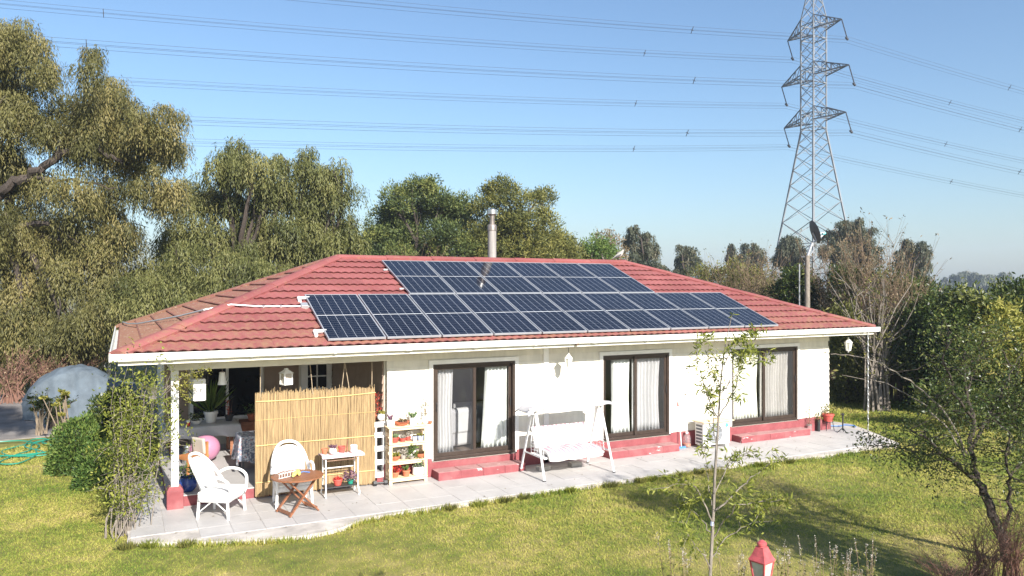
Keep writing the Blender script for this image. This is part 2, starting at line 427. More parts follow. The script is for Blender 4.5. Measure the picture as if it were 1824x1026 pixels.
def lawn_mats():
    for nm, dark in (('lawn_soil', 1.0), ('grass_blade', 0.0)):
        m, t, b, pos = new_mat(nm)
        n = noise(t, pos, .55, 5, .6); n2 = noise(t, pos, 3.5, 5, .65)
        f = math_n(t, 'ADD', math_n(t, 'MULTIPLY', n, .62), math_n(t, 'MULTIPLY', n2, .38))
        if dark: st = [(.36, (.10, .12, .028)), (.5, (.20, .19, .05)), (.62, (.32, .26, .10))]
        else: st = [(.37, (.12, .19, .024)), (.48, (.245, .275, .046)), (.59, (.40, .37, .09)), (.71, (.55, .445, .18))]
        if not dark:
            a = nn(t, 'ShaderNodeAttribute', attribute_name='v')
            f = math_n(t, 'ADD', f, math_n(t, 'MULTIPLY', math_n(t, 'SUBTRACT', a.outputs['Fac'], .5), .17))
        col = ramp(t, f, st)
        t.links.new(col, b.inputs['Base Color']); b.inputs['Roughness'].default_value = .75
        b.inputs['Specular IOR Level'].default_value = .25
        n3 = noise(t, pos, 60, 3); bp = nn(t, 'ShaderNodeBump'); bp.inputs['Strength'].default_value = .6; bp.inputs['Distance'].default_value = .02
        if dark: t.links.new(n3, bp.inputs['Height']); t.links.new(bp.outputs[0], b.inputs['Normal'])
        else:
            tr = nn(t, 'ShaderNodeBsdfTranslucent'); t.links.new(col, tr.inputs[0])
            ms = nn(t, 'ShaderNodeMixShader'); ms.inputs[0].default_value = .3
            t.links.new(b.outputs[0], ms.inputs[1]); t.links.new(tr.outputs[0], ms.inputs[2]); t.links.new(ms.outputs[0], t.nodes['Material Output'].inputs[0])
lawn_mats()
M('earth', (.15, .12, .07), .95, .3, .5, .8, col2=(.17, .18, .06), bscale=12)
# ================================================================ SETTING
GZ = -0.075
g = MB().add([(-400,-150,GZ-.02),(900,-150,GZ-.02),(900,900,GZ-.02),(-400,900,GZ-.02)], [(0,1,2,3)]).build('ground', 'earth', smooth=False); structure(g)
lw = MB().grid(lambda a, b: (-14+a*44, -12+b*26, GZ-.004+.012*math.sin(a*31+b*9)*math.sin(b*23)), 60, 40).build('lawn', 'lawn_soil'); structure(lw)
# gravel drive that carries the covered car
pp = [(-16,7.6),(-1.2,8.6),(.5,10),(.8,16),(-2,18),(-16,17)]
structure(MB().prism([(p[0], p[1]) for p in pp], GZ-.03, GZ+.02, 'z').build('gravel_drive', 'path_gravel'))
# patio slab with its rough concrete apron
edge = [(-.72,-1.52),(-.2,-1.85),(.5,-2.12),(1.1,-2.36),(1.7,-2.46),(2.3,-2.30),(2.62,-2.06),(3.4,-1.97),(5,-1.96),(6.5,-1.93),(8.3,-1.95),(9.8,-1.92),(11,-1.99),(12.2,-2.08),(13.6,-2.10),(15.3,-2.22),(15.75,-2.05),(16.2,-1.2),(16.6,-.4),(16.9,.3),(16.7,1.0),(15.7,1.1),(15.7,3.0),(-.72,4.0)]
ev = []
for i, p in enumerate(edge):
    q = edge[(i+1) % len(edge)]; n = max(1, int(math.hypot(q[0]-p[0], q[1]-p[1])/.22))
    for k in range(n):
        f = k/n; j = .022 if p[1] < -1.4 else .008
        ev.append((p[0]+(q[0]-p[0])*f+random.uniform(-j, j), p[1]+(q[1]-p[1])*f+random.uniform(-j, j)))
patio = MB().prism(ev, -.28, -.009, 'z').build('patio', 'concrete'); structure(patio)
def inside(x, y, poly):
    c = False; n = len(poly)
    for i in range(n):
        (x1, y1), (x2, y2) = poly[i], poly[i-1]
        if (y1 > y) != (y2 > y) and x < (x2-x1)*(y-y1)/(y2-y1)+x1: c = not c
    return c
TS = .47
def tile_obj(x0, y0, x1, y1):
    w, d = x1-x0, y1-y0; key = (round(w, 2), round(d, 2))
    if key not in tile_obj.cache:
        o = MB().box((0,0,-.02), (w-.005, d-.005, 0)).build('tile', 'patio_tile', patio, bevel=0); tile_obj.cache[key] = o.data
    else:
        o = bpy.data.objects.new('tile', tile_obj.cache[key]); COL.objects.link(o); o.parent = patio
    o.location = (x0, y0, random.uniform(-.0015, .0015)); o.rotation_euler = (random.uniform(-.002, .002), random.uniform(-.002, .002), 0)
tile_obj.cache = {}
for i in range(38):
    for j in range(4):
        x0 = -.68+i*TS; y0 = -1.88+j*TS
        if all(inside(x, y, edge) for x in (x0, x0+TS) for y in (y0, y0+TS-.005)): tile_obj(x0, y0, x0+TS, y0+TS)
for j in range(5):
    tile_obj(-.68, .0+j*TS, -.68+TS, (j+1)*TS)

# ================================================================ HOUSE
house = thing('house', 'single-storey white clapboard house with red tiled hip roof and red plinth', 'house')
XW0, XW1, YB = 3.73, 15.73, 7.7
DOORS = [(4.66, 6.47, .31, 2.20), (8.65, 10.47, .33, 2.21), (12.37, 14.57, .35, 2.21)]
wb = MB()
segs = []; x = XW0
for d in DOORS: segs.append((x, d[0]-.03)); x = d[1]+.03
segs.append((x, XW1))
for a, b in segs: wb.box((a, .03, 0), (b, .14, 2.5))
for d in DOORS:
    wb.box((d[0]-.031, .03, d[3]+.03), (d[1]+.031, .14, 2.5)); wb.box((d[0]-.031, .03, 0), (d[1]+.031, .14, d[2]-.03))
wb.box((XW1-.11, .142, 0), (XW1, YB, 2.5)); wb.box((0.0, YB-.11, 0), (XW1-.112, YB, 2.5))
wb.box((XW0-.02, .142, 0), (XW0+.11, 4.2, 2.5))                     # end wall of the porch
wb.box((0, 4.2, 0), (XW0+.108, 4.32, 2.5)); wb.box((0, 4.322, 0), (.1, YB-.112, 2.5))
wall = wb.build('wall', 'siding', house, smooth=False)
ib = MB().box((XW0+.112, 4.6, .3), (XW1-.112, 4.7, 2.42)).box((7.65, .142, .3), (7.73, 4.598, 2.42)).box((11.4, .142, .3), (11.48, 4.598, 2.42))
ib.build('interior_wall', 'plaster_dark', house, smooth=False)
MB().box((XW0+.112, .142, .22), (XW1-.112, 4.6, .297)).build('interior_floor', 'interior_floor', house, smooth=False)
# clapboards, each lapped over the one below
BH = .150
def board_mesh(L):
    return MB().add([(0,.028,0),(L,.028,0),(L,.028,BH+.012),(0,.028,BH+.012),(0,-.012,0),(L,-.012,0),(L,.014,BH+.012),(0,.014,BH+.012)],
        [(0,1,2,3),(4,7,6,5),(0,4,5,1),(3,2,6,7),(0,3,7,4),(1,5,6,2)])
def clap(x0, x1, z0, z1, rot=0, ox=0, oy=0):
    z = z0; cache = clap.cache; key = (round(x1-x0, 3))
    while z < z1-.02:
        if key not in cache:
            o = board_mesh(x1-x0).build('siding_board', clap.mat, wall, smooth=False); cache[key] = o.data
        else:
            o = bpy.data.objects.new('siding_board', cache[key]); COL.objects.link(o); o.parent = wall
        if rot: o.location = (ox, x1, z); o.rotation_euler = (0, 0, -math.pi/2)
        else: o.location = (x0, oy+random.uniform(-.001, .001), z)
        z += BH
clap.cache = {}; clap.mat = 'siding'
for i, (a, b) in enumerate(segs):
    cuts = {0: [a, b], 1: [a, 7.15, b], 2: [a, 11.30, b], 3: [a, b]}[i]
    for k in range(len(cuts)-1):
        clap(cuts[k]+.055 if k == 0 and i > 0 else cuts[k]+(.0 if i == 0 else .06), cuts[k+1]-(.055 if k == len(cuts)-2 and i < 3 else .0), .36, 2.14+.02)
zt = .36+12*BH
while zt < 2.48:                                                     # boards that run over the door heads
    for a, b in ((XW0, 7.15), (7.21+.06, 11.30), (11.36+.06, XW1)):
        L = b-a; 
        if zt < 2.30: continue
        o = board_mesh(L).build('siding_board', 'siding', wall, smooth=False); o.location = (a, 0, zt)
    zt += BH
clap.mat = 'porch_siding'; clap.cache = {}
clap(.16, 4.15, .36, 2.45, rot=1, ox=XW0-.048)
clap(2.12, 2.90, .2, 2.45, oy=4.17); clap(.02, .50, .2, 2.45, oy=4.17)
# plinth
pb = MB()
for a, b in segs: pb.box((a, -.03, -.05), (b, .028, .358))
for d in DOORS: pb.box((d[0]-.0305, -.028, -.05), (d[1]+.0305, .027, d[2]-.032))
pb.box((XW1+.002, -.03, -.05), (XW1+.03, YB, .36)); pb.box((XW0-.07, -.03, -.05), (XW0-.002, .14, .34))
pb.build('plinth', 'red_plinth', house, smooth=False)
# porch floor with red riser, corner column, beams
MB().box((-.10, .02, -.05), (XW0-.075, 4.2, .165)).build('porch_riser', 'red_plinth', house, smooth=False)
MB().box((-.11, .005, .167), (XW0-.075, 4.2, .185)).build('porch_floor', 'patio_tile', house, smooth=False)
colm = MB().box((-.06, -.06, .36), (.06, .06, 2.32)).build('column', 'white_paint', house, smooth=False, bevel=.006)
MB().box((-.13, -.13, -.05), (.13, .13, .30)).build('column_base', 'red_plinth', colm, smooth=False, bevel=.012)
MB().add([(-.13,-.13,.30),(.13,-.13,.30),(.13,.13,.30),(-.13,.13,.30),(-.09,-.09,.365),(.09,-.09,.365),(.09,.09,.365),(-.09,.09,.365)], [(0,1,5,4),(1,2,6,5),(2,3,7,6),(3,0,4,7),(4,5,6,7)]).build('column_cap', 'red_plinth', colm, smooth=False)
MB().box((-.08, -.05, 2.32), (XW0+.0, .08, 2.50)).build('beam', 'beam_paint', house, smooth=False, bevel=.004)
MB().box((-.078, .082, 2.32), (.06, 4.198, 2.50)).build('beam', 'beam_paint', house, smooth=False)
# eave boards
EX0, EX1, EY0, EY1, EZ = -.85, 16.55, -.70, 8.52, 2.67
MB().box((EX0+.02, EY0+.02, 2.502), (EX1-.02, EY1-.02, 2.525)).build('soffit', 'beam_paint', house, smooth=False)
fb = MB().box((EX0, EY0, 2.50), (EX1, EY0+.018, 2.655)).box((EX0, EY1-.018, 2.50), (EX1, EY1, 2.655)).box((EX0, EY0+.0185, 2.50), (EX0+.018, EY1-.0185, 2.655)).box((EX1-.018, EY0+.0185, 2.50), (EX1, EY1-.0185, 2.655))
fb.build('fascia', 'beam_paint', house, smooth=False)
# gutters
gprof = [(0,-.09),(-.085,-.09),(-.105,-.06),(-.11,.0),(-.125,.022),(-.125,.032),(-.102,.032),(-.098,-.05),(-.08,-.078),(0,-.078)]
gut = MB().prism([(EY0-.003+p[0], 2.66+p[1]) for p in gprof], EX0-.12, EX1+.10, 'x').build('gutter', 'gutter_white', house)
for k in range(13):
    x = -.2+k*1.35+random.uniform(-.05, .05)
    MB().prism([(EY0-.003+p[0]*1.07-.001, 2.66+p[1]*1.07) for p in gprof], x, x+(.05 if k % 3 else .11), 'x').build('gutter_joint', 'gutter_white', gut)
MB().box((EX0-.125, EY0-.12, 2.575), (EX0-.118, EY0, 2.69)).box((EX1+.098, EY0-.12, 2.575), (EX1+.105, EY0, 2.69)).build('gutter_end', 'gutter_white', gut)
MB().prism([(EX0-.003+p[0], 2.66+p[1]) for p in gprof], EY0+.0, EY1+.1, 'y').build('gutter', 'gutter_white', house)
# drop outlet that shows as a brown nick under the gutter
MB().lathe([(.035,0),(.04,.05)], (7.52, EY0-.055, 2.535), 10).build('gutter_outlet', 'rust', gut)
for x in (7.21, 11.36):
    o = MB().box((x-.06, -.03, .0), (x+.06, .03, 2.5)).build('downpipe', 'white_paint', house, smooth=False, bevel=.008)
# ---------------------------------------------------------------- roof
HW = (EY1-EY0)/2; RZ = 4.42; YR = EY0+HW
SL = math.hypot(HW, RZ-EZ); CA, SA = HW/SL, (RZ-EZ)/SL
rx0, rx1 = EX0+HW, EX1-HW
dk = -.05
roof = MB().add([(EX0,EY0,EZ+dk),(EX1,EY0,EZ+dk),(EX1,EY1,EZ+dk),(EX0,EY1,EZ+dk),(rx0,YR,RZ+dk),(rx1,YR,RZ+dk)], [(0,1,5,4),(1,2,5),(2,3,4,5),(3,0,4),(0,3,2,1)]).build('roof', 'roof_tile', house, smooth=False)
CH, SW, WV = SL/13, 1.19, .17
def course_mesh(s0, s1, t0, Ls, mb, ox=0, oy=0):
    n = max(2, int(round((s1-s0)/WV*4)))+1
    rows = [(.012, .010), (0, .034), (CH*.45, .024), (CH+.03, .002)]
    vs = []
    for (dt, h) in rows:
        for i in range(n):
            s = s0+(s1-s0)*i/(n-1); t = t0+dt
            w = .5-.5*math.cos(2*math.pi*s/WV)
            hh = h+(.026*w**.8*(1 if dt < CH else .6))
            lim = t*CA
            s = min(max(s, lim), Ls-lim)
            vs.append((s-ox, t-oy-(.008*w if dt == 0 else 0), hh))
    fs = [(r*n+i, r*n+i+1, (r+1)*n+i+1, (r+1)*n+i) for r in range(3) for i in range(n-1)]
    mb.add(vs, fs)
def slope(org, sa, ta, Ls, mat, parts):
    na = sa.cross(ta); mtx = Matrix((sa, ta, na)).transposed().to_4x4(); mtx.translation = org
    big = None if parts else MB(mtx)
    for c in range(13):
        t0 = c*CH; k0 = -(c % 2)*SW/2; s = k0
        while s < Ls:
            a, b = s, s+SW; s += SW
            lim = t0*CA
            if b < lim+.03 or a > Ls-lim-.03: continue
            a2, b2 = max(a, 0), min(b, Ls)
            if not parts: course_mesh(a2, b2, t0, Ls, big); continue
            full = a >= (t0+CH+.02)*CA and b <= Ls-(t0+CH+.02)*CA
            if full:
                key = 'f%d' % int(round((a % WV)/WV*100))
                if (key, mat) not in slope.cache:
                    mb = MB(); course_mesh(a2, b2, t0, Ls, mb, a2, t0); o = mb.build('roof_tile', mat, roof, angle=60); slope.cache[(key, mat)] = o.data
                else:
                    o = bpy.data.objects.new('roof_tile', slope.cache[(key, mat)]); COL.objects.link(o); o.parent = roof
            else:
                mb = MB(); course_mesh(a2, b2, t0, Ls, mb, a2, t0); o = mb.build('roof_tile', mat, roof, angle=60)
            mm = mtx.copy(); mm.translation = org+sa*a2+ta*t0+na*random.uniform(0, .004); o.matrix_local = mm
    if not parts: o = stuff(big.build('roof_tiles', mat, roof, angle=60)); 
slope.cache = {}
slope(Vector((EX0, EY0, EZ)), Vector((1,0,0)), Vector((0,CA,SA)), EX1-EX0, 'roof_tile', True)
slope(Vector((EX0, EY1, EZ)), Vector((0,-1,0)), Vector((CA,0,SA)), EY1-EY0, 'roof_tile_mossy', True)
slope(Vector((EX1, EY0, EZ)), Vector((0,1,0)), Vector((-CA,0,SA)), EY1-EY0, 'roof_tile', False)
slope(Vector((EX1, EY1, EZ)), Vector((-1,0,0)), Vector((0,-CA,SA)), EX1-EX0, 'roof_tile', False)
def caps(p0, p1, n1, n2, name, mat, seg=1.25, wd=.15):
    p0, p1 = Vector(p0), Vector(p1); d = (p1-p0); L = d.length; d.normalize()
    n1, n2 = Vector(n1).normalized(), Vector(n2).normalized(); nm = (n1+n2).normalized()
    s1 = d.cross(n1); s2 = d.cross(n2)
    if s1.dot(n2) > 0: s1 = -s1
    if s2.dot(n1) > 0: s2 = -s2
    # side directions lie in each slope and fall away from the other
    def side(n, other):
        s = d.cross(n); return s if s.dot(other) < s.dot(n)+0 and s.z < 0 else -s
    s1, s2 = side(n1, n2), side(n2, n1)
    k = max(1, round(L/seg)); step = L/k
    for i in range(k):
        a = p0+d*(i*step-.02); b = p0+d*((i+1)*step+.03); vs = []
        for q, lift in ((a, .012), (b, .0)):
            vs += [q+s1*wd+n1*(.02), q+s1*wd+n1*(.062+lift), q+s1*.04+n1*(.085+lift), q+s2*.04+n2*(.085+lift), q+s2*wd+n2*(.062+lift), q+s2*wd+n2*.02]
        MB().add(vs, [(j, j+1, 7+j, 6+j) for j in range(5)]+[(0,1,2,3,4,5),(11,10,9,8,7,6)]).build(name, mat, roof, angle=50)
nF, nL, nR, nB = (0,-SA,CA), (-SA,0,CA), (SA,0,CA), (0,SA,CA)
caps((EX0,EY0,EZ), (rx0,YR,RZ), nF, nL, 'hip_cap', 'roof_tile'); caps((EX1,EY0,EZ), (rx1,YR,RZ), nF, nR, 'hip_cap', 'roof_tile')
caps((EX0,EY1,EZ), (rx0,YR,RZ), nB, nL, 'hip_cap', 'roof_tile_mossy'); caps((EX1,EY1,EZ), (rx1,YR,RZ), nB, nR, 'hip_cap', 'roof_tile')
caps((rx0,YR,RZ), (rx1,YR,RZ), nF, nB, 'ridge_cap', 'roof_tile')
def roofz(y): return EZ+(y-EY0)*SA/CA
# flue
fx, fy = 7.94, 4.2
fl = MB().lathe([(.115,0),(.115,.42),(.118,.421),(.118,.44),(.115,.441),(.115,1.02)], (fx, fy, 4.2), 20).build('flue_pipe', 'flue', house)
MB().lathe([(.125,0),(.125,.13),(.10,.17)], (fx, fy, 5.21), 20).build('flue_collar', 'sooty_steel', fl)
MB().lathe([(.07,0),(.07,.26)], (fx, fy, 5.37), 16).build('flue_neck', 'sooty_steel', fl)
MB().lathe([(.08,0),(.135,.03),(.135,.145),(.12,.16),(.03,.185)], (fx, fy, 5.62), 20).build('flue_cap', 'steel', fl)
MB().box((fx-.22, fy-.25, 4.30), (fx+.22, fy+.3, 4.40)).build('flue_flashing', 'dark_metal', fl, smooth=False)
# ---------------------------------------------------------------- sliding doors
def sliding_door(d, screen):
    x0, x1, zb, zt = d; xm = (x0+x1)/2
    f = MB().box((x0, -.012, zb), (x0+.05, .11, zt)).box((x1-.05, -.012, zb), (x1, .11, zt)).box((x0+.05, -.012, zt-.05), (x1-.05, .11, zt)).box((x0+.05, -.014, zb), (x1-.05, .11, zb+.05))
    fr = f.build('sliding_door', 'brown_alu', house, smooth=False, bevel=.003)
    MB().box((x0-.085, -.022, zt+.002), (x1+.085, .027, zt+.085)).box((x0-.085, -.022, zb), (x0-.002, .027, zt+.0018)).box((x1+.002, -.022, zb), (x1+.085, .027, zt+.0018)).build('door_trim', 'white_paint', fr, smooth=False)
    for k, (a, b) in enumerate(((x0+.05, xm+.035), (xm-.035, x1-.05))):
        yy = .02 if (k == 0) == (screen == 'L') else .062
        z0, z1 = zb+.05, zt-.05; w = .062
        MB().box((a, yy, z0), (a+w, yy+.035, z1)).box((b-w, yy, z0), (b, yy+.035, z1)).box((a+w, yy, z1-w), (b-w, yy+.035, z1)).box((a+w, yy, z0), (b-w, yy+.035, z0+w*1.3)).build('sash', 'brown_alu', fr, smooth=False, bevel=.002)
        sc = (k == 0) == (screen == 'L')
        MB().box((a+w-.005, yy+.014, z0+w), (b-w+.005, yy+.02, z1-w+.005)).build('fly_screen' if sc else 'pane', 'fly_screen' if sc else 'glass', fr, smooth=False)
        hx = b-.03 if k == 1 else a+.03
        MB().tube([(hx, yy-.006, zb+.95), (hx, yy-.03, zb+.98), (hx, yy-.03, zb+1.1), (hx, yy-.006, zb+1.13)], .008, 6).build('handle', 'dark_metal', fr)
for d, s in zip(DOORS, 'LRR'): sliding_door(d, s)
# red block steps below the doors, each block told apart
for (x0, x1, y0) in ((4.62, 6.52, -.40), (8.62, 10.50, -.36), (12.36, 14.66, -.36)):
    st = MB().box((x0+.01, y0+.01, -.03), (x1-.01, -.032, .145)).build('step', 'red_plinth', house, smooth=False)
    n = 4 if x1-x0 < 2 else 5; w = (x1-x0)/n
    for i in range(n):
        MB().box((x0+i*w+.003, y0+random.uniform(-.006, .006), -.02), (x0+(i+1)*w-.003, -.034, .155+random.uniform(-.004, .004))).build('block', 'red_step', st, smooth=False, bevel=.012)
# porch back wall: dark window, panelled door, doorway
def porch_window(x0, x1, z0, z1, y=4.17):
    f = MB().box((x0, y-.02, z0), (x0+.06, y+.028, z1)).box((x1-.06, y-.02, z0), (x1, y+.028, z1)).box((x0+.06, y-.02, z1-.06), (x1-.06, y+.028, z1)).box((x0+.06, y-.02, z0), (x1-.06, y+.028, z0+.06)).box(((x0+x1)/2-.03, y-.018, z0+.06), ((x0+x1)/2+.03, y+.026, z1-.06)).build('window', 'white_paint', house, smooth=False)
    MB().box((x0+.06, y+.0, z0+.06), ((x0+x1)/2-.03, y+.01, z1-.06)).build('pane', 'black_glass', f, smooth=False)
    MB().box(((x0+x1)/2+.03, y+.0, z0+.06), (x1-.06, y+.01, z1-.06)).build('pane', 'black_glass', f, smooth=False)
M('black_glass', (.012, .013, .014), .06, .2, 2, 0)
porch_window(.54, 2.08, .75, 2.30)
pd = MB().box((2.95, 4.13, .19), (3.66, 4.195, 2.32)).build('porch_door', 'white_paint', house, smooth=False)
for i in range(2):
    for j in range(4):
        x = 3.10+i*.235; z = 1.05+j*.29
        MB().box((x, 4.12, z), (x+.20, 4.129, z+.255)).build('pane', 'black_glass', pd, smooth=False)
MB().ell((3.03, 4.09, 1.28), (.03, .03, .03), 10, 6).build('door_knob', 'dark_metal', pd)
MB().box((.0, 4.10, 2.33), (3.70, 4.195, 2.40)).build('wall_plate', 'white_paint', house, smooth=False)

# ================================================================ SOLAR PANELS
PW, PL = 1.055, 2.15
root = thing('solar_panel', 'x', 'solar panel', group='solar panels in two rows on the front roof slope')
M('panel_alu', (.38, .39, .41), .4, .05, 5, 0, metal=.3)
MB().box((0,0,-.035), (PW,.021,.004)).box((0,PL-.021,-.035), (PW,PL,.004)).box((0,.021,-.035), (.0205,PL-.021,.004)).box((PW-.0205,.021,-.035), (PW,PL-.021,.004)).build('panel_frame', 'panel_alu', root, smooth=False)
MB().box((.02,.02,-.03), (PW-.02,PL-.02,-.006)).build('backsheet', 'white_metal', root, smooth=False)
for k in range(2):
    o = MB().box((0,0,0), (1.014, 1.0416, .005)).build('cell_half', 'solar_cells', root, smooth=False); o.location = (.0205, .022 if k == 0 else PL-.022-1.0416, -.0055)
roof_rot = Matrix(((1,0,0),(0,CA,-SA),(0,SA,CA)))
pitch = 1.084; first = True; PANELS = []
ords = ['first', 'second', 'third', 'fourth', 'fifth', 'sixth', 'seventh', 'eighth', 'ninth', 'tenth']
for row, (x0, yb, n) in enumerate(((2.45, -.60, 10), (4.68, 1.45, 6))):
    for i in range(n):
        loc = Vector((x0+i*pitch, yb, roofz(yb)))+Vector((0,-SA,CA))*.115
        lab = '%s solar panel from the left in the %s row on the red roof' % (ords[i], 'long lower' if row == 0 else 'short upper')
        o = root if first else dup(root, loc); first = False
        o.location = loc; o.rotation_euler = roof_rot.to_euler(); o['label'] = lab
    # mounting rails stick out on the left, with white end stubs
    for k, t in enumerate((.42, 1.65)):
        yy = yb+t*CA; p = Vector((x0-.10, yy, roofz(yy)))+Vector((0,-SA,CA))*.06
        r_ = MB().bar(p, p+Vector((n*pitch+.12, 0, 0)), .04, .035).build('mounting_rail', 'panel_alu'); tag(r_, '%s aluminium rail under the %s row of solar panels' % (('lower', 'upper')[k], ('lower', 'upper')[row]), 'rail', 'mounting rails under the panels')
# white plastic pipe stubs and the grey conduit with its junction box
def on_roof(x, y, h=.05): return Vector((x, y, roofz(y)))+Vector((0,-SA,CA))*h
for nm, x, y, lab in (('pipe_elbow', 2.30, 1.30, 'upper white plastic pipe elbow left of the lower panel row'), ('pipe_elbow', 2.28, -.22, 'lower white plastic pipe elbow near the gutter left of the panels')):
    o = MB().tube([on_roof(x+.22, y, .09), on_roof(x, y, .09)], .032, 10).tube([on_roof(x+.02, y+.02, .09), on_roof(x+.02, y-.13, .06)], .034, 10).build(nm, 'white_paint'); tag(o, lab, 'pipe', 'white pipe elbows')
ct = thing('cable_conduit', 'grey cable conduit lying across the roof hip to the left of the panels', 'conduit', (0,0,0))
MB().tube([on_roof(2.34, .98), on_roof(1.5, 1.0), on_roof(1.02, 1.03, .08), (.55, 1.0, roofz(.72)+.10), (.2,1.8,3.18), (-.1, 2.9, 3.07), (-.5, 4.6, 2.92), (-.70, 6.6, 2.84), (-.80, 8.3, 2.81)], .017, 8).build('pipe', 'galvanized', ct)
MB(Matrix.Translation(on_roof(2.36, .98, .06))@roof_rot.to_4x4()).box((-.07,-.08,-.04), (.07,.08,.04)).build('junction_box', 'galvanized', ct, smooth=False, bevel=.006)
for q in (.3, .62):
    MB().tube([on_roof(1.3+q, .98, .0), on_roof(1.3+q, .98, .075)], .02, 6).build('clip', 'galvanized', ct)
# ================================================================ THINGS ON AND AROUND THE HOUSE
# ---- curtains and sofa behind the glass
def curtain(x0, x1, zb, zt, y, label, mat='curtain', folds=6, lean=0.0, amp=.035):
    ph = random.uniform(0, 6)
    def P(u, v):
        z = zb+(zt-zb)*v; sp = 1-.06*(1-abs(2*v-1)) if not lean else 1
        x = x0+(x1-x0)*u*sp+lean*(1-v)*(1-u)
        return (x, y+amp*math.sin(u*folds*2*math.pi+ph+.6*math.sin(3*v))+.012*math.sin(u*folds*5.1+v*2), z)
    o = MB().grid(P, folds*9, 10).build('curtain', mat, solid=.004, angle=80); return tag(o, label, 'curtain', 'curtains behind the sliding doors')
curtain(4.74, 5.16, .36, 2.13, .20, 'long white curtain at the left side of the door by the plant shelf', folds=6)
curtain(5.90, 6.40, .40, 2.14, .19, 'bright white curtain drawn to the right of the door by the plant shelf', folds=6, lean=-.10)
curtain(8.71, 8.83, .38, 2.15, .20, 'narrow strip of white curtain at the left edge of the middle door', folds=2)
curtain(9.02, 9.52, .40, 2.15, .19, 'white curtain in the left half of the middle door', folds=5)
curtain(9.60, 10.38, .40, 2.15, .20, 'greyish white curtain behind the fly screen of the middle door', folds=8)
curtain(12.44, 13.40, .40, 2.15, .20, 'cream curtain behind the left pane of the right door', 'curtain_cream', 10)
curtain(13.46, 14.48, .40, 2.15, .20, 'pleated curtain behind the fly screen of the right door', 'curtain_cream', 11)
for nm, x, y, rz, lab in (('sofa', 5.55, 1.25, R(12), 'white sofa seen through the fly screen of the door by the shelf'), ('sofa', 6.25, 1.9, R(-8), 'white sofa further back behind the open gap of the same door')):
    sf = thing(nm, lab, 'sofa', (x, y, .298), rz, 'white sofas in the living room')
    MB().box((-.45,-.4,.05), (.45,.4,.42)).build('seat', 'white_leather', sf, bevel=.06)
    MB().box((-.45,-.42,.3), (.45,-.22,.85)).build('backrest', 'white_leather', sf, bevel=.07)
    for s in (-1, 1): MB().box((s*.46-.09,-.4,.05), (s*.46+.09,.42,.62)).build('armrest', 'white_leather', sf, bevel=.06)
# ---- lanterns
def hanging_lantern(label, x, y, ztop, zhook, mat='white_paint', s=1.0):
    t = thing('hanging_lantern', label, 'lantern', (x, y, ztop-.46*s), 0, 'glass lanterns under the eaves')
    MB().tube([(0,0,.46*s),(0,0,zhook-ztop+.46*s)], .007, 6).build('chain', 'dark_metal', t)
    MB().lathe([(.012,.46),(.02,.44),(.03,.41),(.10,.33),(.125,.31),(.12,.305)], n=6, sx=s, sy=s).build('roof', mat, t, smooth=False) if s == 1 else MB().lathe([(.012*s,.46*s),(.02*s,.44*s),(.03*s,.41*s),(.10*s,.33*s),(.125*s,.31*s),(.12*s,.305*s)], n=6).build('roof', mat, t, smooth=False)
    MB().lathe([(.065*s,.08*s),(.105*s,.30*s)], n=6, cap=False).build('glass', 'lamp_glass', t, smooth=False)
    for k in range(6):
        a = k*math.pi/3; MB().bar((.068*s*math.cos(a), .068*s*math.sin(a), .07*s), (.108*s*math.cos(a), .108*s*math.sin(a), .305*s), .010*s).build('bar', mat, t, smooth=False)
    MB().lathe([(.008*s,0),(.02*s,.03*s),(.07*s,.06*s),(.075*s,.085*s)], n=6).build('base', mat, t, smooth=False)
hanging_lantern('small glass lantern hanging from the eave between the first two doors', 7.53, -.40, 2.36, 2.50, s=.8)
hanging_lantern('glass lantern hanging under the right end of the eave', 15.95, -.42, 2.42, 2.50, s=.85)
# porch lanterns
t = thing('woven_lantern', 'tall white slatted lantern hanging behind the corner column of the porch', 'lantern', (.40, .2, 1.76))
for k in range(14): MB().box((-.10,-.10,.01+k*.026), (.10,.10,.028+k*.026)).build('slat', 'white_paint', t, smooth=False)
MB().box((-.088,-.088,.0), (.088,.088,.375)).build('core', 'white_metal', t, smooth=False)
MB().tube([(-.06,0,.375),(-.05,0,.45),(0,0,.49),(.05,0,.45),(.06,0,.375)], .006, 6).tube([(0,0,.49),(0,0,.565)], .004, 5).build('handle', 'dark_metal', t)
t = thing('bell_lantern', 'cream bell-shaped lamp shade hanging from the porch beam', 'lantern', (.79, .3, 2.0))
MB().lathe([(.072,0),(.066,.03),(.058,.07),(.045,.2),(.048,.215),(.03,.225)], n=18, sx=1.1, sy=1.1).build('shade', 'white_pot', t)
MB().tube([(0,0,.22),(0,0,.325)], .004, 5).build('cord', 'rope', t)
t = thing('house_lantern', 'white house-shaped lantern with beige panes hanging above the reed screen', 'lantern', (1.86, .1, 1.96), R(20))
MB().box((-.085,-.085,0), (.085,.085,.02)).build('base', 'white_paint', t, smooth=False)
for sx in (-1, 1):
    for sy in (-1, 1): MB().box((sx*.075-.01,sy*.075-.01,.02), (sx*.075+.01,sy*.075+.01,.205)).build('post', 'white_paint', t, smooth=False)
MB().box((-.066,-.066,.02), (.066,.066,.2)).build('pane', 'cream_wall', t, smooth=False)
MB().add([(-.1,-.1,.205),(.1,-.1,.205),(.1,.1,.205),(-.1,.1,.205),(-.03,-.03,.27),(.03,-.03,.27),(.03,.03,.27),(-.03,.03,.27)], [(0,1,5,4),(1,2,6,5),(2,3,7,6),(3,0,4,7),(4,5,6,7),(3,2,1,0)]).box((-.028,-.028,.27), (.028,.028,.295)).build('roof', 'white_paint', t, smooth=False)
MB().tube([(0,0,.29),(0,0,.365)], .004, 5).build('cord', 'rope', t)
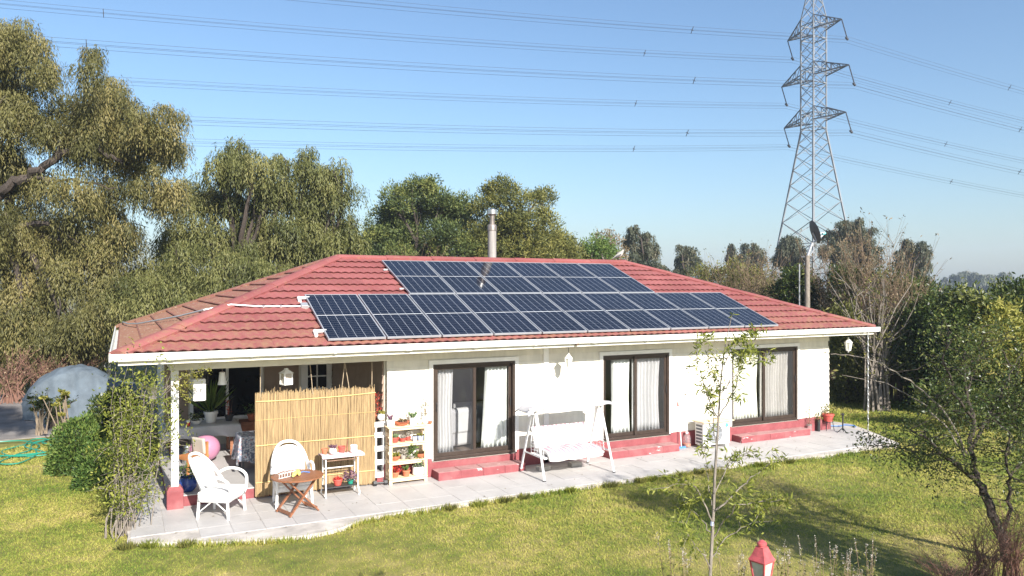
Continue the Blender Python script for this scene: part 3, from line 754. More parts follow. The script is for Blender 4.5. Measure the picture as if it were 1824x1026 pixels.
# ---- reed screen
t = thing('reed_screen', 'golden reed screen hanging along the front of the porch', 'screen', (1.30, -.085, 0))
rb = MB()
for k in range(430):
    x = 2.16*(k+random.uniform(-.5, .5))/430
    zt = 1.86-.03*x/2.16+random.gauss(0, .022)+(.05 if random.random() < .05 else 0); zb = random.uniform(.012, .05)
    yy = random.uniform(-.008, .008)+.02*math.sin(x*2.1); r = random.uniform(.0032, .0055)
    b1 = random.uniform(-.008, .008)
    rb.tube([(x, yy, zb), (x+b1, yy+random.uniform(-.006, .006), 1.0), (x+random.uniform(-.01, .01), yy, zt)], r, 4, cap=False)
stuff(rb.build('reeds', 'reed', t))
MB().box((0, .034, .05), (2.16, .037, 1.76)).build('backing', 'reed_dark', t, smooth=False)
for z, sag in ((1.70, .05), (.93, .0), (.28, .0), (1.38, .0)):
    MB().tube([(i*.216, -.016+.02*math.sin(i*.216*2.1), z+sag*((i/10-.35)**2*2)) for i in range(11)], .009 if z != 1.38 else .0035, 6).build('binding', 'cane', t)
for k, (x, x2) in enumerate(((.08, .09), (1.0, .96), (1.52, 1.60), (1.68, 1.60), (2.1, 2.12))):
    o = MB().tube([(x, 0, 1.78), ((x+x2)/2, .02, 2.05), (x2, .06, 2.33)], .007, 5).build('rope', 'rope', t)
# ---- white slatted rack between screen and shelf
t = thing('slatted_rack', 'white slatted pallet rack standing between the reed screen and plant shelf', 'rack', (3.50, .02, .0))
for x in (.0, .15): MB().box((x, 0, 0), (x+.03, .10, 1.08)).build('post', 'white_paint', t, smooth=False)
for z in (.10, .34, .60, .86, 1.06): MB().box((-.03, -.016, z), (.20, -.001, z+.10)).build('slat', 'white_paint', t, smooth=False)
# ---- plant shelf
SX, SYS = 3.68, -.28
t = thing('plant_shelf', 'pale wooden pallet shelf full of potted succulents beside the first door', 'shelf', (SX, SYS, 0))
for x in (0, .70):
    for y in (0, .22): MB().box((x, y, 0), (x+.06, y+.025, 1.06)).build('post', 'pallet', t, smooth=False, bevel=.003)
SH = [.10, .42, .76, 1.07]
for z in SH:
    w = (-.03, .84) if z > 1 else (.0, .76)
    for j in range(3): MB().box((w[0]+random.uniform(-.01, .01), -.028+j*.095, z), (w[1]+random.uniform(-.01, .01), .058+j*.095, z+.018)).build('plank', 'pallet', t, smooth=False, bevel=.002)
    MB().box((.061, .001, z-.05), (.699, .02, z-.002)).build('rail', 'pallet', t, smooth=False)
for z in (.16, .40, .66, .9): MB().box((.003, .026, z), (.022, .219, z+.07)).build('rail', 'pallet', t, smooth=False)
# ---- potted plants
def pot_mesh(kind, r, h):
    if kind == 'square':
        mb = MB(); k = .78
        return mb.add([(-r*k,-r*k,0),(r*k,-r*k,0),(r*k,r*k,0),(-r*k,r*k,0),(-r,-r,h),(r,-r,h),(r,r,h),(-r,r,h),(-r*.9,-r*.9,h),(r*.9,-r*.9,h),(r*.9,r*.9,h),(-r*.9,r*.9,h),(-r*.85,-r*.85,h*.85),(r*.85,-r*.85,h*.85),(r*.85,r*.85,h*.85),(-r*.85,r*.85,h*.85)],
            [(3,2,1,0)]+[(i,(i+1)%4,4+(i+1)%4,4+i) for i in range(4)]+[(4+i,4+(i+1)%4,8+(i+1)%4,8+i) for i in range(4)]+[(8+i,8+(i+1)%4,12+(i+1)%4,12+i) for i in range(4)]+[(12,13,14,15)])
    pr = {'taper': [(r*.72,0),(r*.95,h*.75),(r*1.06,h*.76),(r*1.06,h),(r*.95,h),(r*.9,h*.85)],
          'bowl': [(r*.5,0),(r*.8,h*.3),(r,h*.85),(r*1.05,h),(r*.95,h),(r*.85,h*.8)],
          'round': [(r*.55,0),(r*.95,h*.3),(r,h*.6),(r*.75,h*.95),(r*.78,h),(r*.68,h),(r*.66,h*.85)],
          'cyl': [(r*.9,0),(r,h*.1),(r,h),(r*.92,h),(r*.9,h*.85)]}[kind]
    return MB().lathe(pr, n=16)
def potted(label, loc, kind, r, h, pmat, style, lmat='leaf_succ', n=60, pr=.08, ph=.10, group=None, sy=1.0):
    t = thing('potted_plant', label, 'potted plant', loc, random.uniform(0, 6), group)
    p = pot_mesh(kind, r, h).build('pot', pmat, t, smooth=kind != 'square')
    p.scale = (1, sy, 1)
    MB().lathe([(r*.86*(1 if kind != 'round' else .75), 0), (r*.3, .008)], (0,0,h*.84), 12).build('soil', 'soil', t)
    if style == 'none': return t
    a = rng.random(n)*2*math.pi; q = rng.random(n)
    if style == 'rosette':      # fleshy leaves out of the centre
        c = rng.integers(0, 4, n); ox = np.stack([np.cos(c*1.7)*r*.45, np.sin(c*1.7)*r*.45*sy, np.full(n, h*.86)], 1)
        D = np.stack([np.cos(a), np.sin(a), .35+1.6*q], 1); P = ox; L = pr*(.6+.5*rng.random(n)); W = L*.36
    elif style == 'spiky':
        P = np.tile([0, 0, h*.86], (n, 1))+rng.normal(0, r*.2, (n, 3))*[1, 1, 0]; D = np.stack([np.cos(a), np.sin(a), .6+2.2*q], 1); L = ph*(.6+.6*rng.random(n)); W = .014+L*.07
    elif style == 'bushy':
        P = np.stack([np.cos(a)*pr*np.sqrt(q), np.sin(a)*pr*np.sqrt(q), h*.86+ph*rng.random(n)], 1); D = rdir(n)+[0, 0, .4]; L = .035+.03*rng.random(n); W = L*.5
    elif style == 'stems':      # thin upright stems with scattered leaves
        k = rng.integers(0, 6, n); sx = np.cos(k*2.4)*.25*pr*k/3; sy_ = np.sin(k*2.4)*.25*pr*k/3; z = rng.random(n)
        P = np.stack([sx*(1+z), sy_*(1+z), h*.86+ph*z], 1); D = rdir(n)+[0, 0, .6]; L = .03+.03*rng.random(n); W = L*.35
        mb = MB()
        for j in range(6):
            bx, by = math.cos(j*2.4)*.25*pr*j/3, math.sin(j*2.4)*.25*pr*j/3
            mb.tube([(bx, by, h*.84), (bx*1.5, by*1.5, h+ph*.5), (bx*2, by*2, h*.86+ph)], [.004, .003, .001], 4)
        mb.build('stems', 'twig', t)
    leaf_obj('leaves', P, D, L, W, lmat, t)
    return t
def sp(u, z, y=.11): return (SX+.02+u*.74, SYS+y, z+.0195)
G = 'pots on the plant shelf'
potted('white square pot with spiky plant at the left end of the shelf top', sp(.06, SH[3]), 'square', .06, .13, 'white_pot', 'spiky', 'leaf_purple', 26, .06, .13, G)
o = potted('terracotta bowl of small succulents with wire handle on the shelf top', sp(.36, SH[3]), 'bowl', .15, .08, 'terracotta', 'rosette', 'leaf_dry', 90, .08, .1, G, .7)
MB().tube([(.14*math.cos(a), 0, .06+.15*math.sin(a)) for a in [i*math.pi/12 for i in range(13)]], .004, 5).build('handle', 'twig', o)
potted('white square pot with an upright aloe on the shelf top', sp(.66, SH[3]), 'square', .068, .135, 'white_pot', 'spiky', 'leaf_succ', 26, .06, .17, G)
potted('round white pot with tall dry stems at the right end of the shelf top', sp(1.0, SH[3]), 'round', .08, .14, 'white_pot', 'stems', 'leaf_dry', 60, .07, .32, G)
potted('tiny terracotta pot at the far right corner of the shelf top', sp(1.09, SH[3], .02), 'taper', .04, .05, 'terracotta', 'none', group=G)
tag(MB().ell((*sp(.83, SH[3])[:2], SH[3]+.06), (.06, .045, .042), 12, 8).build('shell', 'white_pot'), 'rounded white shell on the shelf top between aloe and round pot', 'shell')
potted('terracotta bowl filled with green succulents on the upper middle shelf', sp(.16, SH[2]), 'taper', .085, .10, 'red_pot', 'rosette', 'leaf_succ', 70, .09, .1, G)
potted('small red bowl of cactus on the upper middle shelf', sp(.38, SH[2]), 'taper', .065, .07, 'red_pot', 'bushy', 'flower_pale', 50, .05, .06, G)
potted('small red pot with white blooms behind the blue pots on the shelf', sp(.55, SH[2], .16), 'taper', .055, .08, 'red_pot', 'bushy', 'flower_pale', 80, .07, .12, G)
potted('leftmost of three bluish square pots on the upper middle shelf', sp(.68, SH[2], .06), 'square', .045, .095, 'bluegrey_pot', 'rosette', 'leaf_dry', 40, .06, .1, G)
potted('middle one of three bluish square pots on the upper middle shelf', sp(.82, SH[2], .06), 'square', .045, .095, 'bluegrey_pot', 'rosette', 'leaf_yellow', 40, .09, .1, G)
potted('rightmost of three bluish square pots on the upper middle shelf', sp(.97, SH[2], .06), 'square', .045, .095, 'bluegrey_pot', 'rosette', 'leaf_dry', 40, .05, .1, G)
potted('wide terracotta bowl with pale succulents on the lower middle shelf', sp(.17, SH[1]), 'bowl', .105, .085, 'terracotta', 'rosette', 'leaf_yellow', 80, .10, .1, G)
potted('terracotta bowl with pinkish rosettes at the right of the lower middle shelf', sp(.86, SH[1]), 'bowl', .09, .085, 'terracotta', 'rosette', 'leaf_dry', 80, .10, .1, G)
potted('grey pot with silvery bush at the centre of the lower middle shelf', sp(.40, SH[1], .14), 'taper', .06, .08, 'stone', 'bushy', 'flower_pale', 90, .08, .12, G)
potted('tall dark green bushy plant in the middle of the lower middle shelf', sp(.60, SH[1], .05), 'taper', .05, .06, 'stone', 'bushy', 'leaf_green', 160, .09, .22, G)
potted('terracotta pot with bright red flowers at the left of the bottom shelf', sp(.16, SH[0]), 'taper', .085, .10, 'terracotta', 'bushy', 'leaf_red', 90, .10, .14, G)
potted('plain terracotta pot with sparse sprigs on the bottom shelf', sp(.46, SH[0], .08), 'taper', .075, .12, 'terracotta', 'spiky', 'leaf_green', 24, .06, .14, G)
potted('whitish basket pot with trailing plant at the right of the bottom shelf', sp(.80, SH[0]), 'cyl', .115, .16, 'white_wicker', 'bushy', 'leaf_succ', 170, .14, .2, G)
potted('white pot with cactus perched above the left end of the shelf', (3.62, .05, 1.18), 'round', .075, .13, 'white_pot', 'rosette', 'leaf_yellow', 30, .1, .14, G)
potted('red flowering plant in the porch corner behind the reed screen edge', (3.58, .16, 1.18), 'taper', .06, .10, 'terracotta', 'stems', 'leaf_red', 120, .18, .42, G)
# ---- dumbbell on the tiles
t = thing('dumbbell', 'black dumbbell lying on the tiles at the foot of the reed screen', 'dumbbell', (3.53, -.20, .05), R(-5))
MB().tube([(-.12,0,0),(.12,0,0)], .018, 8).build('bar', 'black_plastic', t)
for s in (-1, 1): MB().tube([(s*.07,0,0),(s*.13,0,0)], .05, 6).build('weight', 'black_plastic', t, smooth=False)
# ---- metal cart
t = thing('metal_cart', 'white metal tube cart with pink top carrying pots before the reed screen', 'cart', (2.42, -.62, 0))
for x in (0, .58):
    for y, sg in ((0, -1), (.34, 1)):
        MB().tube([(x,y+sg*-.0,0.0),(x-(.02 if x == 0 else -.02),y,.03),(x,y+.03*-sg,.14),(x,y+.05*-sg,.22),(x,y+.05*-sg,.72)], .013, 8).build('leg', 'white_metal', t)
MB().box((-.02,.04,.155), (.60,.30,.172)).build('shelf', 'dark_metal', t, smooth=False)
MB().box((-.05,.0,.70), (.64,.34,.72)).build('top_board', 'dark_metal', t, smooth=False)
for z, y in ((.64, .05), (.66, .29), (.46, .29)): MB().tube([(0,y,z),(.58,y,z)], .010, 6).build('rail', 'rust' if y < .1 else 'white_metal', t)
MB().tube([(.58, .05, .3), (.58, .29, .3)], .008, 6).tube([(0, .05, .3), (0, .29, .3)], .008, 6).build('rail', 'white_metal', t)
MB().grid(lambda u, v: (-.07+.76*u, -.02+.36*v, .735+.018*math.sin(u*15+1)*math.sin(v*3.1)-.035*(abs(2*v-1)**6)), 30, 12).build('cover', 'pink_cloth', t, solid=.012)
CT = (2.42, -.62)
G = 'pots on the metal cart'
potted('plain orange terracotta pot at the left end of the cart top', (CT[0]+.0, CT[1]+.15, .745), 'taper', .055, .11, 'terracotta', 'none', group=G)
potted('white round pot with purple rosette on the cart top', (CT[0]+.15, CT[1]+.15, .745), 'round', .068, .11, 'white_pot', 'rosette', 'leaf_purple', 60, .09, .1, G)
potted('cream pot with broad red rim on the cart top', (CT[0]+.31, CT[1]+.15, .745), 'taper', .065, .12, 'red_pot', 'none', group=G)
potted('cream cup beside a brown stick on the cart top', (CT[0]+.53, CT[1]+.15, .745), 'cyl', .065, .12, 'white_pot', 'none', group=G)
tag(MB().tube([(CT[0]+.42, CT[1]+.2, .745), (CT[0]+.43, CT[1]+.22, .95)], [.02, .008], 6).build('wood_stick', 'wood_brown'), 'short brown driftwood stick standing between pots on the cart', 'stick')
potted('red pot with small red flowers on the lower shelf of the cart', (CT[0]+.24, CT[1]+.16, .174), 'taper', .085, .11, 'red_pot', 'rosette', 'leaf_red', 40, .07, .1, G)
potted('teal pot with spreading purple plant on the lower shelf of the cart', (CT[0]+.47, CT[1]+.15, .174), 'taper', .06, .07, 'hose_green', 'bushy', 'leaf_purple', 150, .12, .17, G)
# ---- white wicker armchairs
def wicker_chair(label, loc, rz):
    t = thing('wicker_armchair', label, 'armchair', loc, rz, 'white wicker armchairs')       # faces +x
    for sx, sy in ((-.24,-.26),(-.24,.26),(.24,-.28),(.24,.28)):
        MB().tube([(sx*1.1,sy*1.05,0),(sx,sy,.40)], .023, 8).build('leg', 'white_wicker', t)
    MB().box((-.27,-.29,.36), (.29,.29,.43)).build('seat', 'white_wicker', t, bevel=.03)
    def Bk(u, v):
        a = (u-.5)*2.5; rr = .30+.03*v
        top = .50+.48*max(0, 1-abs(2*u-1)**2.6)
        z = .40+(top-.40)*v; lean = .16*((z-.4)/.5)
        return (-.02-rr*math.cos(a)*.92-lean, rr*1.02*math.sin(a), z)
    MB().grid(lambda u, v: Bk(.13+.74*u, v*.9), 25, 8).build('backrest', 'white_wicker', t, solid=.03)
    MB().tube([Bk(i/28, 1.0) for i in range(29)], .027, 8).build('back_rim', 'white_wicker', t)
    for s in (-1, 1):
        MB().tube(smooth_pts([(-.22, s*.30, .60), (-.05, s*.325, .68), (.14, s*.33, .67), (.27, s*.315, .59), (.295, s*.29, .44), (.25, s*.285, .28)]), .024, 8).build('armrest', 'white_wicker', t)
        MB().grid(lambda u, v: (-.25+.5*u, s*(.285), .27+.10*v), 8, 3).build('apron', 'white_wicker', t, solid=.015)
        MB().tube([(-.25, s*.27, .10), (0, s*.27, .30)], .009, 6).tube([(.25, s*.27, .10), (0, s*.27, .30)], .009, 6).build('brace', 'white_wicker', t)
    MB().grid(lambda u, v: (.275, -.27+.54*u, .28+.09*v), 8, 3).build('apron', 'white_wicker', t, solid=.015)
    return t
wicker_chair('white wicker armchair on the patio near the corner column', (.66, -.78, 0), R(-33))
wicker_chair('white wicker armchair behind the folding table against the reed screen', (1.82, -.66, 0), R(-92))
M('pink_cushion', (.62, .43, .47), .85, .12, 14, .2)
c_ = MB().ell((0,0,0), (.17, .06, .12), 16, 10).build('cushion', 'pink_cushion'); c_.location = (1.83, -.50, .56); c_.rotation_euler = (R(-15), 0, 0)
tag(c_, 'pale pink cushion on the armchair behind the folding table', 'cushion')
# ---- round folding table
t = thing('folding_table', 'round brown wooden folding table with crossed legs on the patio', 'table', (1.80, -1.20, 0), R(18))
n = 9; rt = .42
for i in range(n):
    y0 = -rt+i*2*rt/n+.003; y1 = -rt+(i+1)*2*rt/n-.003; poly = []
    ys = [y0+(y1-y0)*k/5 for k in range(6)]
    poly = [(math.sqrt(max(rt*rt-y*y, .0004)), y) for y in ys]+[(-math.sqrt(max(rt*rt-y*y, .0004)), y) for y in reversed(ys)]
    MB().prism(poly, .585, .607, 'z').build('plank', 'wood_brown', t, smooth=False)
MB().box((-.27,-.19,.555), (.27,-.15,.584)).box((-.27,.15,.555), (.27,.19,.584)).build('batten', 'wood_brown', t, smooth=False)
for s, yy in ((-1, -.22), (1, .22)):
    MB().bar((-.26, yy, .01), (.24, yy*.86, .56), .022, .045, (0,1,0)).build('leg', 'wood_brown', t, smooth=False)
    MB().bar((.28, yy*.9, .01), (-.24, yy*.76, .56), .022, .045, (0,1,0)).build('leg', 'wood_brown', t, smooth=False)
MB().bar((-.235,-.23,.05), (-.235,.23,.05), .02, .05).build('stretcher', 'wood_brown', t, smooth=False)
MB().bar((.245,-.21,.06), (.245,.21,.06), .02, .05).build('stretcher', 'wood_brown', t, smooth=False)
t = thing('wire_rack', 'white wire rack lying on the round wooden table', 'rack', (1.60, -1.21, .610), R(25))
for k in range(7): MB().tube([(-.16+k*.053, -.07, .005), (-.16+k*.053, -.07, .075), (-.16+k*.053, .07, .09)], .004, 5).build('wire', 'white_metal', t)
for y, z in ((-.07, .005), (-.07, .075), (.07, .09)): MB().tube([(-.17, y, z), (.17, y, z)], .005, 5).build('rim', 'white_metal', t)
for k, (x, y, rz) in enumerate(((1.76, -1.27, 60), (1.82, -1.19, 85))):
    o = MB().tube([(-.13,0,.035),(-.09,0,.045),(0,.012,.048),(.09,0,.045),(.13,-.01,.03)], [.02,.034,.036,.034,.018], 10).build('yellow_glove', 'yellow_cloth'); o.location = (x, y, .61); o.rotation_euler = (0, 0, R(rz))
    tag(o, ('pale yellow rolled glove nearer the edge of the round table', 'pale yellow rolled glove nearer the middle of the round table')[k], 'glove', 'yellow gloves')
tag(MB().tube([(1.70,-1.35,.618),(1.78,-1.25,.64),(1.9,-1.17,.65),(2.02,-1.13,.618)], .008, 6).build('blue_cord', 'hose_blue'), 'thin blue cord lying over the round wooden table', 'ribbon')  # a thin cord draped over the tabletop
# ---- swing bench
t = thing('swing_bench', 'white metal garden swing bench with striped cushions and narrow canopy', 'swing bench', (7.22, -.85, 0))
for s in (-1, 1):
    for yb, nm in ((-.50, 'leg'), (.48, 'leg')):
        MB().tube([(s*.80, yb, .01), (s*.77, yb*.12, 1.30)], .023, 8).build('leg', 'white_metal', t)
        MB().tube([(s*.80, yb, 0), (s*.80, yb, .02)], .03, 8).build('foot', 'black_plastic', t)
    MB().tube([(s*.79, -.34, .42), (s*.79, .33, .42)], .014, 6).build('cross_bar', 'white_metal', t)
    for y in (-.16, .16): MB().tube([(s*.72, y*.3, 1.27), (s*.70, y*1.4, .62)], .009, 6).build('hanger', 'white_metal', t)
    for k in range(5): MB().tube([(s*.70, -.30+k*.13, .42), (s*.70, -.24+k*.12, .68)], .005, 5).build('arm_wire', 'white_metal', t)
    for z in (.48, .54, .60, .66): MB().tube([(s*.70, -.30, z), (s*.70, .24, z)], .005, 5).build('arm_wire', 'white_metal', t)
MB().tube([(-.82, 0, 1.31), (.82, 0, 1.31)], .025, 8).build('top_bar', 'white_metal', t)
for y in (-.24, .26): MB().tube([(-1.0, y, 1.36), (1.0, y, 1.36)], .012, 6).build('canopy_rail', 'white_metal', t)
M('canopy_cloth', (.52, .51, .53), .85, .06, 9, .2)
def Cn(u, v):
    y = -.27+.56*v; e = abs(2*v-1); z = 1.385-.10*max(0, abs(2*u-1)-.86)/.14+.015*math.sin(u*9)-.05*(1-((u*3) % 1-.5)**2*4)*(1-e)*.6
    if e > .86: z -= (e-.86)*.45*(1+.2*math.sin(u*26))
    return (-1.03+2.06*u, y, z)
MB().grid(Cn, 46, 22).build('canopy', 'canopy_cloth', t, solid=.006)
MB().box((-.70,-.30,.37), (.70,.26,.40)).build('seat_frame', 'white_metal', t, smooth=False)
sc_ = MB(Matrix.Translation((0,-.03,.46))).grid(lambda u, v: (-.62+1.24*u, -.34+.60*v, .03*math.sin(v*math.pi)+.012*math.sin(u*12)+.006*math.sin(u*53+v*9)-(.10*((.16-v)/.16)**2 if v < .16 else 0)), 40, 14).build('seat_cushion', 'stripe_cloth', t, solid=.07)
MB().grid(lambda u, v: (-.62+1.24*u, .20+.20*v-.02*math.sin(v*3), .46+.42*v+.012*math.sin(u*14)*math.sin(v*3)), 40, 10).build('back_cushion', 'stripe_cloth', t, solid=.06)
fv = MB().grid(lambda u, v: (-.62+1.24*u, -.385, .44-.10*v-.02*abs(math.sin(u*3*math.pi))*v), 40, 4).build('valance', 'white_paint', t, solid=.008)
for k in range(2): tag(MB().box((6.72+k*.75, -.62, 0), (6.98+k*.75, -.45, .09)).build('concrete_block', 'stone', smooth=False, bevel=.01), ('left', 'right')[k]+' grey concrete block on the tiles under the swing bench', 'block', 'blocks under the swing')
# ---- air conditioner
t = thing('air_conditioner', 'white outdoor air conditioner unit on the patio between two doors', 'air conditioner', (11.10, -.46, 0))
MB().box((0,0,.07), (.80,.29,.60)).build('casing', 'ac_white', t, bevel=.012)
for x in (.10, .64): MB().box((x,-.04,0), (x+.08,.33,.069)).build('foot', 'ac_white', t, smooth=False)
MB().box((-.06,-.08,.605), (.86,.34,.625)).build('cover_board', 'pallet', t, smooth=False)
M('dark_grey', (.13, .135, .14), .6, .1, 8, 0); M('grey_plastic', (.38, .39, .41), .5, .08, 8, 0)
MB().tube([(.33,.0,.335),(.33,-.006,.335)], .225, 32).build('fan_recess', 'dark_grey', t)
for r in (.225, .19, .155, .12, .085): MB().tube([(.33+r*math.cos(a), -.014, .335+r*math.sin(a)) for a in [i*math.pi/16 for i in range(32)]], .0075, 6, closed=True).build('grille_ring', 'grey_plastic', t)
for k in range(6):
    a = k*math.pi/3; MB().tube([(.33, -.016, .335), (.33+.225*math.cos(a), -.016, .335+.225*math.sin(a))], .006, 5).build('grille_spoke', 'grey_plastic', t)
MB().tube([(.33,-.012,.335),(.33,-.03,.335)], .05, 16).build('fan_hub', 'grey_plastic', t)
for k in range(6): MB().box((-.004,.04,.12+k*.075), (-.001,.25,.165+k*.075)).build('side_slot', 'dark_grey', t, smooth=False)
M('teal_label', (.10, .45, .50), .4, .1, 8, 0)
MB().tube([(.70,-.0005,.50),(.70,-.004,.50)], .05, 20).build('sticker', 'teal_label', t)
# ---- broom, jug, tap
t = thing('broom', 'broom with blue head and red tip leaning upside up beside the middle door', 'broom', (10.72, -.10, 0))
MB().tube([(0,-.05,.02),(-.01,.055,.95)], .011, 8).build('handle', 'white_metal', t)
MB().tube([(-.01,.055,.951),(-.012,.062,1.06)], .012, 8).build('grip', 'plastic_red', t)
MB().box((-.11,-.075,.0), (.11,-.03,.045)).build('head', 'hose_blue', t, smooth=False)
t = thing('water_jug', 'clear plastic water jug standing by the red plinth left of the air conditioner', 'jug', (10.90, -.12, 0))
MB().lathe([(.085,0),(.095,.02),(.095,.10),(.088,.12),(.095,.14),(.095,.22),(.07,.28),(.03,.31),(.03,.335)], n=18).build('body', 'bottle', t)
MB().lathe([(.033,0),(.033,.035)], (0,0,.325), 12).build('cap', 'white_metal', t)
MB().lathe([(.088,.03),(.088,.09)], n=18).build('water', 'terracotta', t)
t = thing('garden_tap', 'small brass tap on the white wall above the air conditioner', 'tap', (10.95, -.004, 1.20))
MB().tube([(0,0,0),(0,-.06,0),(0,-.075,-.05)], .012, 8).build('spout', 'steel', t); MB().tube([(-.03,-.03,.03),(.03,-.03,.03)], .008, 6).tube([(0,-.03,0),(0,-.03,.03)], .006, 6).build('valve', 'rust', t)
# ---- pots at the right end
potted('red plastic pot with green plant on a stand at the house corner', (15.55, -.13, .24), 'taper', .14, .20, 'plastic_terra' if 'plastic_terra' in MATS else 'red_pot', 'bushy', 'leaf_olive', 160, .16, .26, 'pots at the right corner')
t = thing('pot_stand', 'black iron stand under the red pot at the house corner', 'stand', (15.55, -.13, 0))
for k in range(4):
    a = k*math.pi/2+.4; MB().tube([(.11*math.cos(a), .11*math.sin(a), .235), (.15*math.cos(a), .15*math.sin(a), 0)], .008, 6).build('leg', 'black_plastic', t)
MB().tube([(.12*math.cos(a), .12*math.sin(a), .23) for a in [i*math.pi/8 for i in range(16)]], .007, 5, closed=True).build('ring', 'black_plastic', t)
potted('slim dark pot with small shrub left of the red pot', (15.22, -.10, 0), 'cyl', .05, .30, 'black_plastic', 'bushy', 'leaf_olive', 90, .10, .22, 'pots at the right corner')
potted('glass vase with tall dry grass by the right door step', (14.86, -.13, 0), 'cyl', .07, .22, 'bottle', 'stems', 'leaf_dry', 90, .12, .48, 'pots at the right corner')
t = thing('tripod_stand', 'short black tripod stand on the tiles near the house corner', 'stand', (15.62, -.52, 0))
MB().tube([(0,0,.06),(0,0,.46)], .018, 8).build('pole', 'black_plastic', t)
for k in range(3):
    a = k*2.1+.5; MB().tube([(0,0,.12),(.14*math.cos(a),.14*math.sin(a),0)], .012, 6).build('leg', 'black_plastic', t)
MB().lathe([(.03,0),(.045,.03),(.02,.06)], (0,0,.44), 10).build('head', 'black_plastic', t)
# ---- rain chain
t = thing('rain_chain', 'rusty rain chain hanging from the right end of the gutter', 'chain', (16.28, -.745, 0))
for k in range(32):
    z = 2.57-k*.079; a = 0 if k % 2 else math.pi/2
    MB().tube([(.017*math.cos(q)*math.cos(a), .017*math.cos(q)*math.sin(a), z-.045+.046*math.sin(q)) for q in [i*math.pi/5 for i in range(10)]], .006, 5, closed=True).build('link', 'galvanized', t)
tag(MB().tube([(16.0,.25,.02),(16.25,.1,.02),(16.5,.15,.02),(16.65,-.05,.02),(16.5,-.2,.02)], .014, 6).build('blue_hose', 'hose_blue'), 'short blue hose on the patio end by the rain chain', 'hose')
# ---- inside the porch
t = thing('cloth_table', 'long table under a white cloth at the back of the porch', 'table', (.66, 3.25, .185))
MB().box((-.70,-.36,.62), (.74,.42,.65)).build('tabletop', 'wood_brown', t, smooth=False)
for x in (-.55, .6):
    for y in (-.3, .36): MB().box((x-.03,y-.03,0), (x+.03,y+.03,.619)).build('leg', 'wood_brown', t, smooth=False)
def tcloth(x0, x1, y0, y1, z, drop, mat, name, label, ox, oy, oz):
    def P(u, v):
        X = x0-drop+(x1-x0+2*drop)*u; Y = y0-drop+(y1-y0+2*drop)*v
        dx = max(x0-X, X-x1, 0); dy = max(y0-Y, Y-y1, 0); d = max(dx, dy)
        xx = min(max(X, x0), x1); yy = min(max(Y, y0), y1); w = .025*math.sin(X*17+Y*13)*d/drop
        ox_ = (w+.012)*(1 if X > x1 else -1) if dx > 0 else 0; oy_ = (w+.012)*(1 if Y > y1 else -1) if dy > 0 else 0
        return (xx+ox_+d*.10*(1 if X > x1 else -1 if X < x0 else 0), yy+oy_+d*.10*(1 if Y > y1 else -1 if Y < y0 else 0), z-d*(1+.08*math.sin(X*9+Y*7)))
    o = MB().grid(P, 44, 36).build(name, mat, solid=.004, angle=70); o.location = (ox, oy, oz); return tag(o, label, 'tablecloth')
M('cloth_white', (.58, .57, .57), .9, .08, 5, .2)
tcloth(-.71, .75, -.37, .43, .657, .24, 'cloth_white', 'tablecloth', 'white tablecloth over the long table at the back of the porch', .66, 3.25, .185)
t = thing('side_table', 'small square table under a patterned cloth beside the reed screen', 'table', (1.48, 1.38, .185))
MB().box((-.27,-.27,.68), (.27,.27,.70)).build('tabletop', 'wood_brown', t, smooth=False)
for x in (-.23, .23):
    for y in (-.23, .23): MB().box((x-.02,y-.02,0), (x+.02,y+.02,.679)).build('leg', 'dark_metal', t, smooth=False)
tcloth(-.28, .28, -.28, .28, .71, .50, 'print_cloth', 'tablecloth', 'grey floral tablecloth hanging from the small table by the reed screen', 1.48, 1.38, .185)
tag(MB().ell((.70, 2.52, .185+.275), (.29, .27, .265), 28, 18).build('exercise_ball', 'pink_rubber'), 'big pink exercise ball under the white table on the porch', 'ball')
t = thing('milk_can', 'steel milk can on the porch floor left of the pink ball', 'can', (.36, 2.45, .185))
MB().lathe([(.09,0),(.09,.22),(.06,.28),(.065,.33),(.075,.34)], n=18).build('body', 'steel', t); MB().lathe([(.075,0),(.07,.03)], (0,0,.34), 16).build('lid', 'steel', t)
t = thing('wooden_chair', 'low orange wooden chair with beige cloth behind the corner column', 'chair', (.36, 1.45, .185), R(-60))
for x in (-.2, .2):
    for y in (-.2, .2): MB().box((x-.02,y-.02,0), (x+.02,y+.02,.34 if y < 0 else .62)).build('leg', 'wood_orange', t, smooth=False)
MB().box((-.23,-.23,.34), (.23,.23,.37)).build('seat', 'wood_orange', t, smooth=False)
for z in (.46, .56): MB().box((-.179,.19,z), (.179,.21,z+.05)).build('slat', 'wood_orange', t, smooth=False)
MB().grid(lambda u, v: (-.19+.38*u, .175-.03*v, .38+.30*v), 8, 8).build('cushion', 'cream_wall', t, solid=.04)
potted('blue glazed planter with leafy plant behind the corner column', (.22, .26, .187), 'round', .16, .25, 'blue_glaze', 'bushy', 'leaf_green', 160, .17, .22, 'porch pots')
potted('large white pot with palm fronds on the white table', (.88, 3.25, .853), 'taper', .14, .24, 'white_pot', 'spiky', 'leaf_green', 70, .3, .75, 'porch pots')
potted('low white bowl with dark plant on the white table', (.58, 3.15, .853), 'bowl', .12, .09, 'white_pot', 'bushy', 'leaf_laurel', 120, .14, .16, 'porch pots')
potted('dark pot with magenta flowers at the right end of the white table', (1.25, 3.3, .853), 'taper', .09, .12, 'dark_metal', 'stems', 'leaf_red', 60, .14, .34, 'porch pots')
potted('shadowed terracotta pot with fern on the porch by the back window', (1.75, 3.5, .792), 'taper', .10, .14, 'terracotta', 'bushy', 'leaf_green', 140, .18, .22, 'porch pots')
potted('dim plant in a box at the left end of the white table', (.18, 3.3, .853), 'square', .10, .12, 'red_pot', 'bushy', 'leaf_green', 120, .14, .22, 'porch pots')
